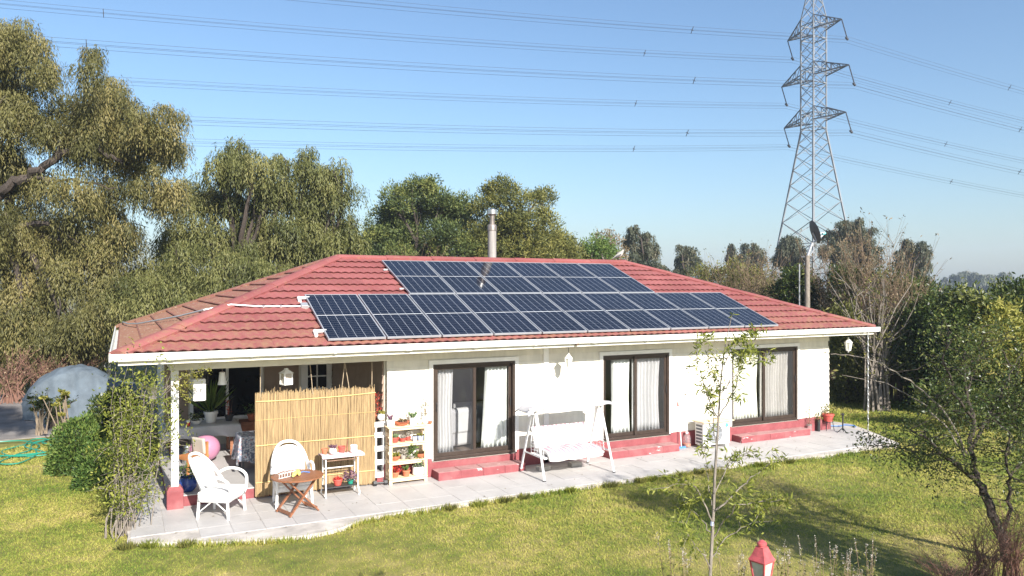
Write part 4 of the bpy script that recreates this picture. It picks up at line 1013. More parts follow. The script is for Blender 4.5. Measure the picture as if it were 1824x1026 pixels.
tag(MB().box((1.5, 3.3, .185), (2.3, 3.75, .79)).build('cabinet', 'wood_brown', smooth=False, bevel=.01), 'dark wooden cabinet against the back wall of the porch', 'cabinet')
t = thing('plastic_cup', 'red plastic cup with white top on the white table', 'cup', (.42, 2.98, .853))
MB().lathe([(.03,0),(.042,.085)], n=14).build('body', 'plastic_red', t); MB().lathe([(.043,0),(.045,.04)], (0,0,.086), 14).build('lid', 'white_metal', t)
# ---- bird on the ridge
t = thing('bird', 'pale bird with dark wings perched on the right end of the roof ridge', 'bird', (11.83, YR, RZ+.085), R(-15))
t.scale = (.72, .72, .85)
pts = [(-.30,0,.02),(-.20,0,.07),(-.08,0,.13),(.04,0,.19),(.10,0,.25),(.13,0,.30),(.17,0,.31)]
MB().tube(pts, [.018,.04,.075,.085,.055,.048,.02], 12).build('body', 'stone', t)
for s in (-1, 1):
    MB().grid(lambda u, v: (-.30+.36*u, s*(.03+.065*math.sin(u*2.6)), .03+.15*u+.07*(v-.5)*math.sin(u*2.8)), 10, 5).build('wing', 'dark_metal', t, solid=.012)
    MB().tube([(.0, s*.03, .10), (.01, s*.03, .0)], .008, 6).build('leg', 'rust', t)
MB().tube([(.17,0,.31),(.21,0,.295),(.215,0,.28)], [.014,.008,.001], 6).build('beak', 'dark_metal', t)
# ---- satellite dish on its post
dp = at(1438, 500, 26); 
t = thing('satellite_dish', 'dark satellite dish on a weathered post behind the right roof hip', 'satellite dish', (dp.x, dp.y, GZ))
zt_ = at(1438, 455, 26).z-GZ
MB().tube([(0,0,0),(0,0,zt_)], [.10, .085], 12).build('post', 'bark_grey', t)
MB().bar((-.22*CY,.22*SY,zt_-.04), (.18*CY,-.18*SY,zt_-.04), .05).build('crossbar', 'dark_metal', t, smooth=False)
rt_ = Vector((CY, -SY, 0)); fw_ = Vector((SY, CY, 0))
dc = rt_*.21+Vector((0,0,zt_+.78)); nrm = (rt_*.95+fw_*.06+Vector((0,0,.32))).normalized()
MB().tube([Vector((0,0,zt_-.05)), rt_*.10+Vector((0,0,zt_+.25)), rt_*.17+Vector((0,0,zt_+.42))], .045, 8).tube([rt_*.17+Vector((0,0,zt_+.40)), rt_*.30+Vector((0,0,zt_+.52)), dc-nrm*.03], .03, 8).tube([rt_*.08+Vector((0,0,zt_-.02)), rt_*.24+Vector((0,0,zt_+.22))], .022, 6).build('arm', 'galvanized', t)
q = nrm.to_track_quat('Z', 'Y').to_matrix().to_4x4(); q.translation = dc
dm = MB(q); dm.lathe([(.001,0),(.13,.008),(.25,.03),(.325,.055),(.335,.06),(.325,.066),(.25,.042),(.13,.02),(.001,.012)], n=36, sx=1.0, sy=1.22, cap=False)
dm.build('dish', 'dark_grey', t)
lnb = dc+nrm*.42-Vector((0,0,.16))
MB().tube([dc-Vector((0,0,.36))+nrm*.04, lnb], .018, 6).tube([dc+Vector((0,0,-.1))+nrm*.03, lnb+Vector((0,0,.05))], .010, 5).build('feed_arm', 'white_metal', t)
MB().tube([lnb-nrm*.08, lnb+nrm*.02], .045, 10).build('receiver', 'teal_label', t)
# thin pole beside it
q2 = at(1424, 500, 27.5); tag(MB().tube([(q2.x, q2.y, GZ), (q2.x, q2.y, at(1424, 470, 27.5).z)], .022, 6).build('thin_pole', 'galvanized'), 'thin metal pole left of the satellite dish post', 'pole')
# ---- covered car
t = thing('covered_car', 'car under a blue-grey tarpaulin cover on the left drive', 'car', (-1.75, 12.1, GZ), R(4))
t.scale = (.80, .92, 1.0)
def car_sec(u):
    """half-width, base height, top height along the car (u from rear to nose)"""
    top = np.interp(u, [0,.05,.12,.28,.45,.58,.70,.80,.95,1], [.50,.82,1.10,1.40,1.46,1.34,1.02,.88,.80,.55])
    hw = np.interp(u, [0,.06,.2,.8,.94,1], [.55,.76,.86,.86,.74,.5])
    return hw, top
def Cv(u, v):
    hw, top = car_sec(u); a = -1+2*v; e = abs(a)
    yy = math.copysign(min(1, (e/.62))**.9, a) if e < .62 else math.copysign(1, a)
    z = top*(1-.10*(e/.62)**3) if e < .62 else top*.90-(e-.62)/.38*(top*.90-.02)
    shoulder = .72 if z > .85 else .72+.28*(1-max(0, z-.45)/.4) if z > .45 else 1
    w = .035*math.sin(u*31+v*6+2*math.sin(v*9))*(1 if e > .5 else .35)+.022*math.sin(u*67+v*5)*(e > .6)
    bell = .10*max(0, (e-.7)/.3)
    return (-2.05+4.1*u+.03*math.sin(v*19)*(u < .1), yy*(hw*shoulder+bell)+w, z+.016*math.sin(u*23+v*17)+.012*math.sin(u*41-v*29))
MB().grid(Cv, 60, 44).build('cover', 'tarp', t, angle=70)
for x in (-1.25, 1.30):
    for s in (-1, 1): MB().tube([(x, s*.60, .30), (x, s*.76, .30)], .30, 20).build('wheel', 'black_plastic', t)
MB().box((-1.9,-.68,.28), (1.9,.68,.62)).build('body', 'dark_grey', t, bevel=.1)
# ---- garden hose
def coil(c, n):
    return smooth_pts([(c[0]+(r+.35*math.sin(k*.37))*math.cos(a)+.5*math.sin(k*.23), c[1]+r*1.3*math.sin(a)+.35*math.sin(k*.31), GZ+.025+.0015*k) for k, (a, r) in enumerate([(k*.7, .7+.3*math.sin(k*1.3)) for k in range(n)])], 4)
hp = gp(55, 803, GZ)
tag(MB().tube(coil((hp.x, hp.y), 34)+[(hp.x-1, hp.y-.5, GZ+.02), (hp.x-2.2, hp.y-.2, GZ+.02)], .014, 6).build('garden_hose', 'hose_green'), 'loose coils of turquoise garden hose on the left lawn', 'hose')
# ---- white garden fence far left with crossed rails
fp0, fp1 = at(135, 640, 30), at(195, 640, 30)
t = thing('garden_fence', 'white wooden fence with crossed rails in the shade behind the car', 'fence', (fp0.x, fp0.y, GZ))
dv = Vector((fp1.x-fp0.x, fp1.y-fp0.y, 0)); z0f, z1f = .35, 1.15
for k in range(4):
    p = dv*(k/3); MB().bar(p, p+Vector((0,0,1.25)), .09).build('post', 'white_paint', t, smooth=False)
for k in range(3):
    a, b = dv*(k/3), dv*((k+1)/3)
    for za, zb in ((z0f, z1f), (z1f, z0f)): MB().bar(a+Vector((0,0,za)), b+Vector((0,0,zb)), .05, .07).build('cross_rail', 'white_paint', t, smooth=False)
    MB().bar(a+Vector((0,0,1.2)), b+Vector((0,0,1.2)), .05, .08).build('top_rail', 'white_paint', t, smooth=False)
# ---- red garden lantern on its post
lp = at(1357, 985, 7.0)
t = thing('garden_lantern', 'red metal garden lantern on a post at the bottom of the lawn', 'lantern', (lp.x, lp.y, GZ), R(12))
zb = at(1357, 1030, 7.0).z-GZ
MB().tube([(0,0,0),(0,0,zb-.02)], .03, 10).build('post', 'red_lantern', t)
lr = .074
MB().box((-lr*.75,-lr*.75,zb-.02), (lr*.75,lr*.75,zb)).build('base', 'red_lantern', t, smooth=False)
for sx in (-1, 1):
    for sy in (-1, 1): MB().bar((sx*lr*.72, sy*lr*.72, zb), (sx*lr, sy*lr, zb+.17), .014).build('corner_bar', 'red_lantern', t, smooth=False)
for k in range(4):
    mm = Matrix.Rotation(k*math.pi/2, 4, 'Z')
    MB(mm).add([(-lr*.70,-lr*.70,zb),(lr*.70,-lr*.70,zb),(lr*.98,-lr*.98,zb+.17),(-lr*.98,-lr*.98,zb+.17)], [(0,1,2,3)]).build('pane', 'frosted', t, smooth=False)
    MB(mm).bar((-lr*.7,-lr*.73,zb+.012), (lr*.7,-lr*.73,zb+.012), .016).bar((-lr*.96,-lr*1.0,zb+.163), (lr*.96,-lr*1.0,zb+.163), .014).build('frame_bar', 'red_lantern', t, smooth=False)
    MB(mm).tube([(lr*.72,-lr*.72,zb-.005),(lr*.9,-lr*.9,zb-.03),(lr*.98,-lr*.98,zb-.01),(lr*.9,-lr*.9,zb+.0)], .007, 5).build('scroll', 'red_lantern', t)
MB().lathe([(.125,.17),(.121,.175),(.094,.21),(.068,.262),(.056,.288),(.058,.292)], (0,0,zb), 4).build('roof', 'red_lantern', t, smooth=False).rotation_euler = (0, 0, math.pi/4)
MB().lathe([(.038,0),(.038,.014),(.046,.018),(.045,.036),(.031,.05),(.010,.06)], (0,0,zb+.29), 14).build('finial', 'red_lantern', t)
# ================================================================ TRANSMISSION TOWER AND LINES
RT, FW = Vector((CY, -SY, 0)), Vector((SY, CY, 0))
TB = at(1449, 500, 105); TB.z = GZ
AD = (RT*.39-FW*.92).normalized(); LD = (RT*.92+FW*.39).normalized()
tw = thing('transmission_tower', 'tall steel lattice power pylon with three crossarms behind the garden', 'pylon', TB)
def hw(z):                                  # half side of the square body at height z
    return np.interp(z, [0, 6, 25.0, 40.5, 46], [4.4, 3.75, 1.15, 1.15, .25])
def corner(k, z):
    sx, sy = ((1,1),(1,-1),(-1,-1),(-1,1))[k]; h = hw(z); return AD*(sx*h)+LD*(sy*h)+Vector((0,0,z))
for k in range(4):
    MB().bar(corner(k, 0), corner(k, 6), .21).bar(corner(k, 6), corner(k, 25), .19).bar(corner(k, 25), corner(k, 40.5), .15).bar(corner(k, 40.5), corner(k, 46), .10).build('leg', 'pylon_steel', tw, smooth=False)
levels = [0, 5.6, 9.5, 12.6, 15.3, 17.7, 19.8, 21.7, 23.4, 25, 26.6, 28.2, 29.8, 31.3, 32.8, 34.3, 35.8, 37.3, 38.9, 40.5, 42.2, 44]
for i in range(len(levels)-1):
    a, b = levels[i], levels[i+1]; w = .085 if a < 12 else .062
    for k in range(4):
        MB().bar(corner(k, a), corner((k+1) % 4, b), w).bar(corner((k+1) % 4, a), corner(k, b), w).build('brace', 'pylon_steel', tw, smooth=False)
for z in (5.6, 9.5, 25.4, 27.4, 31.5, 33.5, 37.6, 39.6):
    for k in range(4): MB().bar(corner(k, z), corner((k+1) % 4, z), .10).build('horizontal', 'pylon_steel', tw, smooth=False)
for k in range(4):                           # redundant members in the wide lowest bay
    m1 = (corner(k, 5.6)+corner((k+1) % 4, 5.6))/2
    MB().bar(m1, corner(k, 2.4), .09).bar(m1, corner((k+1) % 4, 2.4), .09).bar((corner(k, 9.5)+corner((k+1) % 4, 9.5))/2, corner(k, 7.4), .07).bar((corner(k, 9.5)+corner((k+1) % 4, 9.5))/2, corner((k+1) % 4, 7.4), .06).build('brace', 'pylon_steel', tw, smooth=False)
ARMS = [(38.85, 4.9), (32.55, 6.1), (26.5, 5.6)]
TIPS = []
for z, L in ARMS:
    for s in (1, -1):
        tip = AD*(s*L)+Vector((0,0,z)); ks = (0, 1) if s > 0 else (2, 3); mb = MB()
        for k in ks:
            lo, hi = corner(k, z-.1), corner(k, z+1.7)
            mb.bar(lo, tip, .13).bar(hi, tip, .12)
            for f in (.25, .5, .75): mb.bar(lo.lerp(tip, f), hi.lerp(tip, f), .07); mb.bar(lo.lerp(tip, f), hi.lerp(tip, f-.25), .07)
        lo0, lo1 = corner(ks[0], z-.1), corner(ks[1], z-.1)
        for f in (.25, .5, .75): mb.bar(lo0.lerp(tip, f), lo1.lerp(tip, f-.2), .07); mb.bar(lo0.lerp(tip, f), lo1.lerp(tip, f), .07)
        mb.build('crossarm', 'pylon_arm_shaded', tw, smooth=False)
        end = tip+RT*.7+Vector((0,0,-2.4))
        ins = MB(); n = 14
        ins.tube([tip.lerp(end, i/(2*n)) for i in range(2*n+1)], [(.095 if i % 2 else .04) for i in range(2*n+1)], 8)
        io = ins.build('insulator', 'dark_metal', tw)
        MB().bar(end+Vector((-.2,0,0)), end+Vector((.2,0,-.3)), .22).build('clamp', 'dark_metal', io, smooth=False)
        TIPS.append((end+TB, z, s))
names = ['top', 'middle', 'bottom']
for i, (p, z, s) in enumerate(TIPS):
    for side in (-1, 1):
        t = thing('power_line', 'power cables from the %s end of the %s crossarm running %s' % ('right' if s > 0 else 'left', names[i//2], 'left over the house' if side < 0 else 'off to the right'), 'power line', p, 0, 'overhead cables')
        sl, cc = (.086, .00027) if side < 0 else (-.105, .00030)
        def q(t_):
            d = LD*t_; return Vector((d.x, d.y, sl*t_+cc*t_*t_))
        for ox, oz in ((-.2, -.33), (.2, -.11), (-.2, .11), (.2, .33)):
            off = AD*ox+Vector((0, 0, oz-.3))
            MB().tube([q(side*k*6)+off for k in range(0, 29)], .012, 4, cap=False).build('cable', 'wire', t)
        for d in ((24.5, 87) if side < 0 else (32,)):
            c = q(side*(d+.3*i)); MB().bar(c+AD*-.25+Vector((0,0,-.65)), c+AD*.25+Vector((0,0,.05)), .055).bar(c+AD*.25+Vector((0,0,-.45)), c+AD*-.25+Vector((0,0,-.15)), .055).build('spacer', 'wire', t, smooth=False)

# ================================================================ VEGETATION
def blob_strands(blobs, per_m2, leaf, droop):
    """leaves on hanging strands over the shells of the given lumps"""
    Ps, Ds, Ls, Ws, Vs, Ns = [], [], [], [], [], []
    for c, r in blobs:
        c = np.array(c); r = np.array(r); n = int(per_m2*4*math.pi*(r[0]*r[2]))
        d = rdir(n); keep = d[:, 2] > -.55-.3*rng.random(n); d = d[keep]; n = len(d)
        rad = np.where(rng.random(n) < .25, rng.uniform(.3, .8, n), rng.uniform(.78, 1.08, n))
        # lumpy outline so a clump is never a ball
        ph = rng.uniform(0, 6.28, 6); bump = 1+.16*np.sin(d[:, 0]*5+ph[0])*np.sin(d[:, 1]*5+ph[1])+.13*np.sin(d[:, 2]*7+ph[2]+d[:, 0]*4)
        p = c+d*r*(rad*bump)[:, None]
        L = leaf[0]; W = leaf[1]; k = leaf[2]; tone = np.clip(rng.normal(.48, .24), .05, .95)
        ln = droop*(.5+rng.random(n))
        out = d*[1, 1, .2]*.28
        for j in range(k):
            f = (j+.4)/k
            q = p+out*(f*ln)[:, None]*.8+np.stack([0*f*ln, 0*ln, -(f**1.3)*ln+.12*ln*math.sin(f*3)], 1)+rng.normal(0, .03, (n, 3))
            dd = out*1.2+rng.normal(0, .38, (n, 3))+[0, 0, -.75-.5*f]
            Ps.append(q); Ds.append(dd); Ls.append(L*(.7+.6*rng.random(n))); Ws.append(W*(.7+.6*rng.random(n))); Vs.append(np.clip(tone+rng.normal(0, .12, n), 0, 1)); Ns.append(d+[0, 0, .35]+rng.normal(0, .38, (n, 3)))
    return [np.concatenate(a) for a in (Ps, Ds, Ls, Ws, Vs, Ns)]
def blob_tufts(blobs, per_m2, leaf, up=.5):
    """leaves in many small tufts over the lumps, pointing outwards"""
    Ps, Ds, Ls, Ws, Vs, Ns = [], [], [], [], [], []
    for c, r in blobs:
        c = np.array(c); r = np.array(r); n = int(per_m2*4*math.pi*(r[0]*r[2])/leaf[2])+4
        d = rdir(n); d = d[d[:, 2] > -.7]; n = len(d)
        ph = rng.uniform(0, 6.28, 6); bump = 1+.2*np.sin(d[:, 0]*5+ph[0])*np.sin(d[:, 1]*6+ph[1])+.15*np.sin(d[:, 2]*8+ph[2])
        rad = np.where(rng.random(n) < .3, rng.uniform(.35, .85, n), rng.uniform(.85, 1.08, n))
        p = c+d*r*(rad*bump)[:, None]; tone = np.clip(rng.normal(.48, .22), .05, .95); tt = rng.normal(0, .15, n)
        s = leaf[3]
        for j in range(leaf[2]):
            q = p+rng.normal(0, s, (n, 3)); dd = d+rng.normal(0, .7, (n, 3))+[0, 0, up]
            Ps.append(q); Ds.append(dd); Ls.append(leaf[0]*(.7+.6*rng.random(n))); Ws.append(leaf[1]*(.7+.6*rng.random(n))); Vs.append(np.clip(tone+tt+rng.normal(0, .1, n), 0, 1)); Ns.append(d+[0, 0, .45]+rng.normal(0, .4, (n, 3)))
    return [np.concatenate(a) for a in (Ps, Ds, Ls, Ws, Vs, Ns)]
def limb(mb, a, b, r0, r1, bow=.12, n=6, seg=7):
    a, b = Vector(a), Vector(b); L = (b-a).length; side = Vector(rdir(1)[0])*L*bow; pts = []; rs = []
    for i in range(seg+1):
        f = i/seg; w = math.sin(f*math.pi)
        pts.append(a.lerp(b, f)+side*w+Vector((0,0,L*.10*w))+Vector(rng.normal(0, .015*L, 3))*(0 < i < seg)); rs.append(r0+(r1-r0)*f)
    mb.tube(pts, rs, n, cap=False); return pts
def tree(name, label, base, Y, lumps, kind, lmat, bark, group=None, trunk_r=.25, fork=.35, dens=1.0, dvar=.9, back=True, cat='tree', limbs=()):
    """lumps: (px, py, radius px) read off the crown at depth Y; gets depth from scattered offsets"""
    bx, by = base; t = thing(name, label, cat, (bx, by, GZ), 0, group); off = np.array((bx, by, GZ))
    blobs = []
    rows = [l[1] for l in lumps]; cx = np.mean([l[0] for l in lumps]); hwx = max(60, np.ptp([l[0] for l in lumps])/2)
    for l in lumps:
        px, py, rp = l[:3]; r = rp/FPX*Y
        e = 1-min(1, abs(px-cx)/hwx)*.6
        dY = rng.uniform(-1, 1)*dvar*hwx/FPX*Y*e*.7
        c = at(px, py, Y+dY); rr = r*(Y+dY)/Y
        blobs.append((tuple(c), (rr, rr, rr*.92)))
        if back and rng.random() < .6:
            c2 = at(px+rng.uniform(-.5, .5)*rp, py+rng.uniform(0, .7)*rp, Y+abs(dY)+hwx/FPX*Y*.5); blobs.append((tuple(c2), (rr*.95, rr*.95, rr*.85)))
    sc = Y/30.0
    if kind in ('pepper', 'acacia', 'euc', 'laurel'):      # break every lump into a cluster of smaller ones
        fine = []
        for c, r in blobs:
            c = np.array(c); k = 6 if kind != 'euc' else 4
            for d in rdir(k):
                d[2] = d[2]*.9+.1; q = rng.uniform(.42, .68); fine.append((tuple(c+d*np.array(r)*rng.uniform(.55, .98)), tuple(np.array(r)*q*np.array([1, 1, .8]))))
            fine.append((tuple(c), tuple(np.array(r)*.6)))
        leafblobs = fine
    else: leafblobs = blobs
    if kind == 'pepper': A = blob_strands(leafblobs, 30*dens/max(sc, .7), (.165*sc, .036*sc, 7), .72)
    elif kind == 'euc': A = blob_strands(leafblobs, 15*dens*(2.2/sc)**1.2, (.11*sc, .034*sc, 5), .28*sc)
    elif kind == 'acacia': A = blob_tufts(leafblobs, 170*dens/max(sc, 1)**1.2, (.12*sc, .040*sc, 9, .08*sc), .6)
    elif kind == 'laurel': A = blob_tufts(leafblobs, 120*dens, (.15, .055, 7, .11), .35)
    else: A = blob_tufts(leafblobs, 200*dens/max(sc, 1), (.11*sc, .045*sc, 7, .09*sc), .4)
    P, D, L, W, V, N = A
    leaf_obj('crown', P, D, L, W, lmat, t, V, off, N)
    top = max(b[0][2] for b in blobs); cen = np.mean([b[0] for b in blobs], axis=0)
    fz = GZ+(top-GZ)*fork; F = Vector((bx*.6+cen[0]*.4, by*.6+cen[1]*.4, fz))
    mb = MB(Matrix.Translation((-bx, -by, -GZ)))
    limb(mb, (bx, by, GZ-.1), F, trunk_r, trunk_r*.75, .06, 9)
    for c, r in sorted(blobs, key=lambda b: -b[1][0])[:26]:
        pts = limb(mb, F, Vector(c)+Vector((0,0,-.2*r[2])), trunk_r*.42, .03*sc, .12, 5)
        for k in range(3):
            limb(mb, pts[5], Vector(c)+Vector(rdir(1)[0])*r[0]*.8, trunk_r*.10, .008*sc, .15, 4, 4)
    for pts_, r_ in limbs:
        q = [v+Vector(rng.normal(0, .05, 3)) for v in smooth_pts([at(*p) for p in pts_], 5)]; mb.tube(q, [r_*(1-.7*k/(len(q)-1)) for k in range(len(q))], 8, cap=False)
    mb.build('trunk', bark, t)
    return t
def bare_shrub(label, base, height, spread, stems, mat='twig', lmat=None, nleaf=0, group=None, name='bare_shrub', r0=.022, lsize=(.07, .03), lean=(0, 0), twigs=5, cat='shrub'):
    bx, by = base; t = thing(name, label, cat, (bx, by, GZ), 0, group); mb = MB(); tips = []
    for i in range(stems):
        a = rng.uniform(0, 6.28); sp_ = spread*math.sqrt(rng.random()); h = height*rng.uniform(.62, 1.05)
        b0 = Vector((rng.normal(0, spread*.16), rng.normal(0, spread*.16), 0))
        e = Vector((math.cos(a)*sp_+lean[0]*h, math.sin(a)*sp_+lean[1]*h, h)); pts = []
        for k in range(8):
            f = k/7; p = b0.lerp(e, f)-Vector((math.cos(a), math.sin(a), 0))*sp_*.28*math.sin(f*math.pi)+Vector(rng.normal(0, .02*height, 3))*f
            pts.append(p)
        mb.tube(pts, [r0*(1-.82*k/7)*rng.uniform(.8, 1.2) for k in range(8)], 4, cap=False); tips += pts[2:]
        for j in range(twigs):
            s0 = pts[rng.integers(2, 7)]; d = Vector(rdir(1)[0]); d.z = abs(d.z)*.9+.35; ln = height*rng.uniform(.07, .22)
            p1 = s0+d*ln*.5+Vector(rng.normal(0, .03, 3)); p2 = s0+d*ln+Vector((0,0,ln*.1))
            mb.tube([s0, p1, p2], [r0*.30, r0*.2, r0*.08], 3, cap=False); tips += [p1, p2]
            if twigs > 3:
                d2 = Vector(rdir(1)[0]); d2.z = abs(d2.z); mb.tube([p1, p1+d2*ln*.4], [r0*.18, r0*.06], 3, cap=False)
    mb.build('stems', mat, t)
    if nleaf:
        idx = rng.integers(0, len(tips), nleaf); P = np.array(tips)[idx]+rng.normal(0, .03, (nleaf, 3)); P[:, 2] = np.maximum(P[:, 2], .03)
        leaf_obj('leaves', P, rdir(nleaf)+[0, 0, .3], lsize[0]*(.6+.7*rng.random(nleaf)), lsize[1]*(.7+.6*rng.random(nleaf)), lmat, t)
    return t
def gxy(px, Y): p = at(px, HORIZ, Y); return (p.x, p.y)

# ---- big pepper trees on the left
tree('pepper_tree', 'tallest drooping pepper tree filling the left edge behind the covered car', gxy(-95, 27), 27,
     [(8,62,42),(52,88,40),(22,140,50),(78,128,26),(-20,100,50),(0,212,56),(46,208,44),(-30,300,60),(10,300,44),(60,330,36),(30,390,52),(-20,420,60),
      (163,92,18),(158,125,26),(185,150,34),(222,196,40),(176,196,42),(132,205,40),(268,208,38),(308,200,22),(255,246,44),(206,250,40),(292,258,28),(240,285,26),(120,256,24),(84,230,32),(150,240,30),
      (128,335,42),(186,352,44),(238,335,26),(292,335,34),(280,300,16),(312,352,22),(20,462,52),(88,420,52),(158,420,52),(226,420,48),(60,520,56),(132,505,54),(200,494,48),(40,580,56),(112,580,50),(168,560,42),(20,640,40),(80,640,34),(150,622,30)],
     'pepper', 'leaf_pepper_dry', 'bark_dark', 'pepper trees behind the house', .42, .42, 1.35, limbs=[([(-60,400,27.5),(0,345,27),(45,316,26.8),(85,292,26.6),(130,268,26.6),(185,272,26.8),(215,290,27)], .20), ([(60,310,26.7),(95,322,26.6),(150,324,26.7),(200,335,27)], .07), ([(100,278,26.6),(125,220,26.8),(135,180,27)], .08)])
tree('pepper_tree', 'broad drooping pepper tree behind the left half of the roof', gxy(430, 33), 33,
     [(428,268,28),(392,296,36),(452,302,38),(362,340,34),(410,350,44),(470,356,40),(340,392,38),(384,418,46),(446,418,46),(298,432,34),(500,292,20),(505,330,24),(330,440,36),(480,430,36),(500,400,30)],
     'pepper', 'leaf_pepper', 'bark_dark', 'pepper trees behind the house', .36, .4, 1.0)
tree('pepper_tree', 'pepper tree with two pointed tops left of the roof ridge end', gxy(560, 34), 34,
     [(550,276,18),(546,308,32),(594,300,22),(602,348,34),(556,360,40),(512,350,26),(624,398,24),(572,410,42),(522,412,40),(604,430,36),(540,450,40),(632,430,20),(588,330,26)],
     'pepper', 'leaf_pepper', 'bark_dark', 'pepper trees behind the house', .34, .4, 1.0)
tree('pepper_tree', 'low bright pepper tree close behind the left roof hip', gxy(350, 27.5), 27.5,
     [(430,456,40),(382,486,44),(322,470,42),(458,486,36),(272,488,40),(262,548,44),(312,528,42),(226,592,36),(240,520,40),(350,520,40),(400,520,40),(282,580,36),(510,484,26),(560,480,22)],
     'pepper', 'leaf_pepper', 'bark_dark', 'pepper trees behind the house', .26, .35, 1.0)
# ---- acacias behind the ridge
tree('acacia_tree', 'rounded dark green acacia left of the flue pipe', gxy(745, 45), 45,
     [(700,362,28),(738,346,28),(768,330,16),(780,360,34),(690,392,30),(740,392,40),(800,392,34),(828,372,26),(662,416,24),(716,430,40),(786,436,40),(836,424,36),(756,336,16),(720,345,16),(690,436,34),(750,452,34),(812,456,34),(660,450,28),(700,462,30),(848,456,30)],
     'acacia', 'leaf_acacia', 'bark_dark', 'acacias behind the ridge', .3, .35)
tree('acacia_tree', 'olive acacia with ragged top right of the flue pipe', gxy(920, 44), 44,
     [(888,338,20),(872,368,28),(918,356,30),(956,354,20),(972,384,20),(900,402,42),(948,408,36),(986,424,24),(1006,446,20),(862,430,36),(925,440,38),(968,448,32),(868,340,12),(890,456,34),(940,462,32),(1000,464,26)],
     'acacia', 'leaf_olive', 'bark_dark', 'acacias behind the ridge', .3, .35)
tree('young_tree', 'small light green tree behind the right half of the ridge', gxy(1062, 48), 48, [(1058,438,20),(1072,448,20),(1045,452,16),(1086,456,16),(1062,462,22)], 'shrub', 'leaf_green', 'bark_grey', None, .12, .4)
tree('young_tree', 'sparse brownish tree beside the small light green tree', gxy(1084, 56), 56, [(1076,424,14),(1092,428,16),(1100,448,16),(1080,446,16),(1068,452,12),(1104,464,12)], 'shrub', 'leaf_dry', 'bark_grey', None, .12, .4, .6)
tree('young_tree', 'thin yellowish tree at the right foot of the olive acacia', gxy(1020, 46), 46, [(1012,432,12),(1022,446,16),(1008,456,18),(1036,458,12)], 'shrub', 'leaf_olive', 'bark_grey', None, .12, .4, .7)
# ---- eucalyptus in the distance
EU = [('dark twin-topped eucalyptus just right of the ridge end', 1142, 70, [(1129,406,9),(1126,420,11),(1118,432,8),(1134,436,10),(1150,420,11),(1158,436,15),(1166,448,12),(1148,450,16),(1128,456,12),(1152,468,16),(1178,474,8),(1186,478,7)]),
      ('lone slim eucalyptus standing right of the twin-topped one', 1220, 78, [(1212,440,7),(1222,446,9),(1232,446,8),(1214,458,10),(1230,462,11),(1240,462,6),(1220,476,15),(1212,482,10)]),
      ('narrow eucalyptus at the left of the small distant clump', 1304, 92, [(1303,436,5),(1306,446,6),(1302,458,8),(1310,470,9)]),
      ('middle eucalyptus of the small distant clump left of the pylon', 1326, 94, [(1325,436,6),(1330,446,9),(1322,456,10),(1330,468,12)]),
      ('rightmost eucalyptus of the small distant clump left of the pylon', 1350, 92, [(1346,436,6),(1352,448,9),(1342,456,9),(1356,462,10),(1348,472,12)]),
      ('eucalyptus behind the left leg of the pylon', 1405, 84, [(1404,424,12),(1414,432,14),(1392,440,12),(1402,452,16),(1422,452,14),(1386,458,10),(1410,470,16)]),
      ('large eucalyptus behind the right leg of the pylon', 1520, 80, [(1530,392,9),(1526,406,12),(1504,404,14),(1544,414,13),(1486,418,14),(1514,424,18),(1498,440,18),(1548,436,15),(1530,448,20),(1480,446,16),(1552,458,14),(1504,464,20),(1470,440,10)]),
      ('eucalyptus with two round tops right of the pylon', 1626, 80, [(1614,432,9),(1620,446,12),(1644,436,9),(1646,450,10),(1604,452,9),(1622,462,13),(1646,468,12),(1602,468,9),(1632,482,14)])]
for lab, px, Y, lumps in EU:
    tree('eucalyptus_tree', lab, gxy(px, Y), Y, lumps, 'euc', 'leaf_euc', 'bark_dark', 'eucalyptus in the distance', .32, .45, 2.2, 1.0)
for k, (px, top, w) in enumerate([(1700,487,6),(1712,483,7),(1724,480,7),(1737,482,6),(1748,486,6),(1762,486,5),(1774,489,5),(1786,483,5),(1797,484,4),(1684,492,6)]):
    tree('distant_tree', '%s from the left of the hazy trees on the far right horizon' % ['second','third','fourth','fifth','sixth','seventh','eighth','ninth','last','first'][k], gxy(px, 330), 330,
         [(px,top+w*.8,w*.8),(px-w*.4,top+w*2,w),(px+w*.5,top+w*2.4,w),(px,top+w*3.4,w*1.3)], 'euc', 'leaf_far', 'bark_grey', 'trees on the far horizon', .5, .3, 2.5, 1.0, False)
# ---- shrubs behind the ridge and right of the house
SHR = [('dry twiggy shrub rising behind the ridge left of the flue', 742, 38, 5.6, 1.9, 46, 'twig', 'leaf_dry', 700), ('reddish dry shrub behind the ridge next to the flue', 800, 38, 4.9, 1.2, 26, 'twig_red', 'leaf_dry', 300),
       ('dry shrub behind the right hip near the lone eucalyptus', 1262, 34, 4.7, 1.4, 40, 'twig', 'leaf_olive', 900), ('olive dry shrub behind the right hip left of the dish', 1312, 34, 5.2, 1.5, 44, 'twig', 'leaf_olive', 900),
       ('pale bare shrub left of the dish post', 1352, 33, 5.4, 1.5, 60, 'twig', 'leaf_dry', 900), ('pale bare shrub directly left of the dish post', 1392, 33, 5.2, 1.2, 40, 'twig', 'leaf_dry', 400),
       ('tall bare shrub right of the dish post', 1490, 29, 5.6, 1.6, 64, 'twig', 'leaf_dry', 1100), ('tallest bare brown shrub at the right house corner', 1545, 26.5, 5.8, 1.7, 70, 'twig', 'leaf_dry', 1000),
       ('bare brown shrub against the laurel hedge', 1600, 25.5, 5.0, 1.6, 60, 'twig', 'leaf_dry', 700), ('thick multi-stemmed shrub on the grass beyond the patio end', 1560, 23.5, 4.3, 1.3, 16, 'bark_grey', 'leaf_olive', 500)]
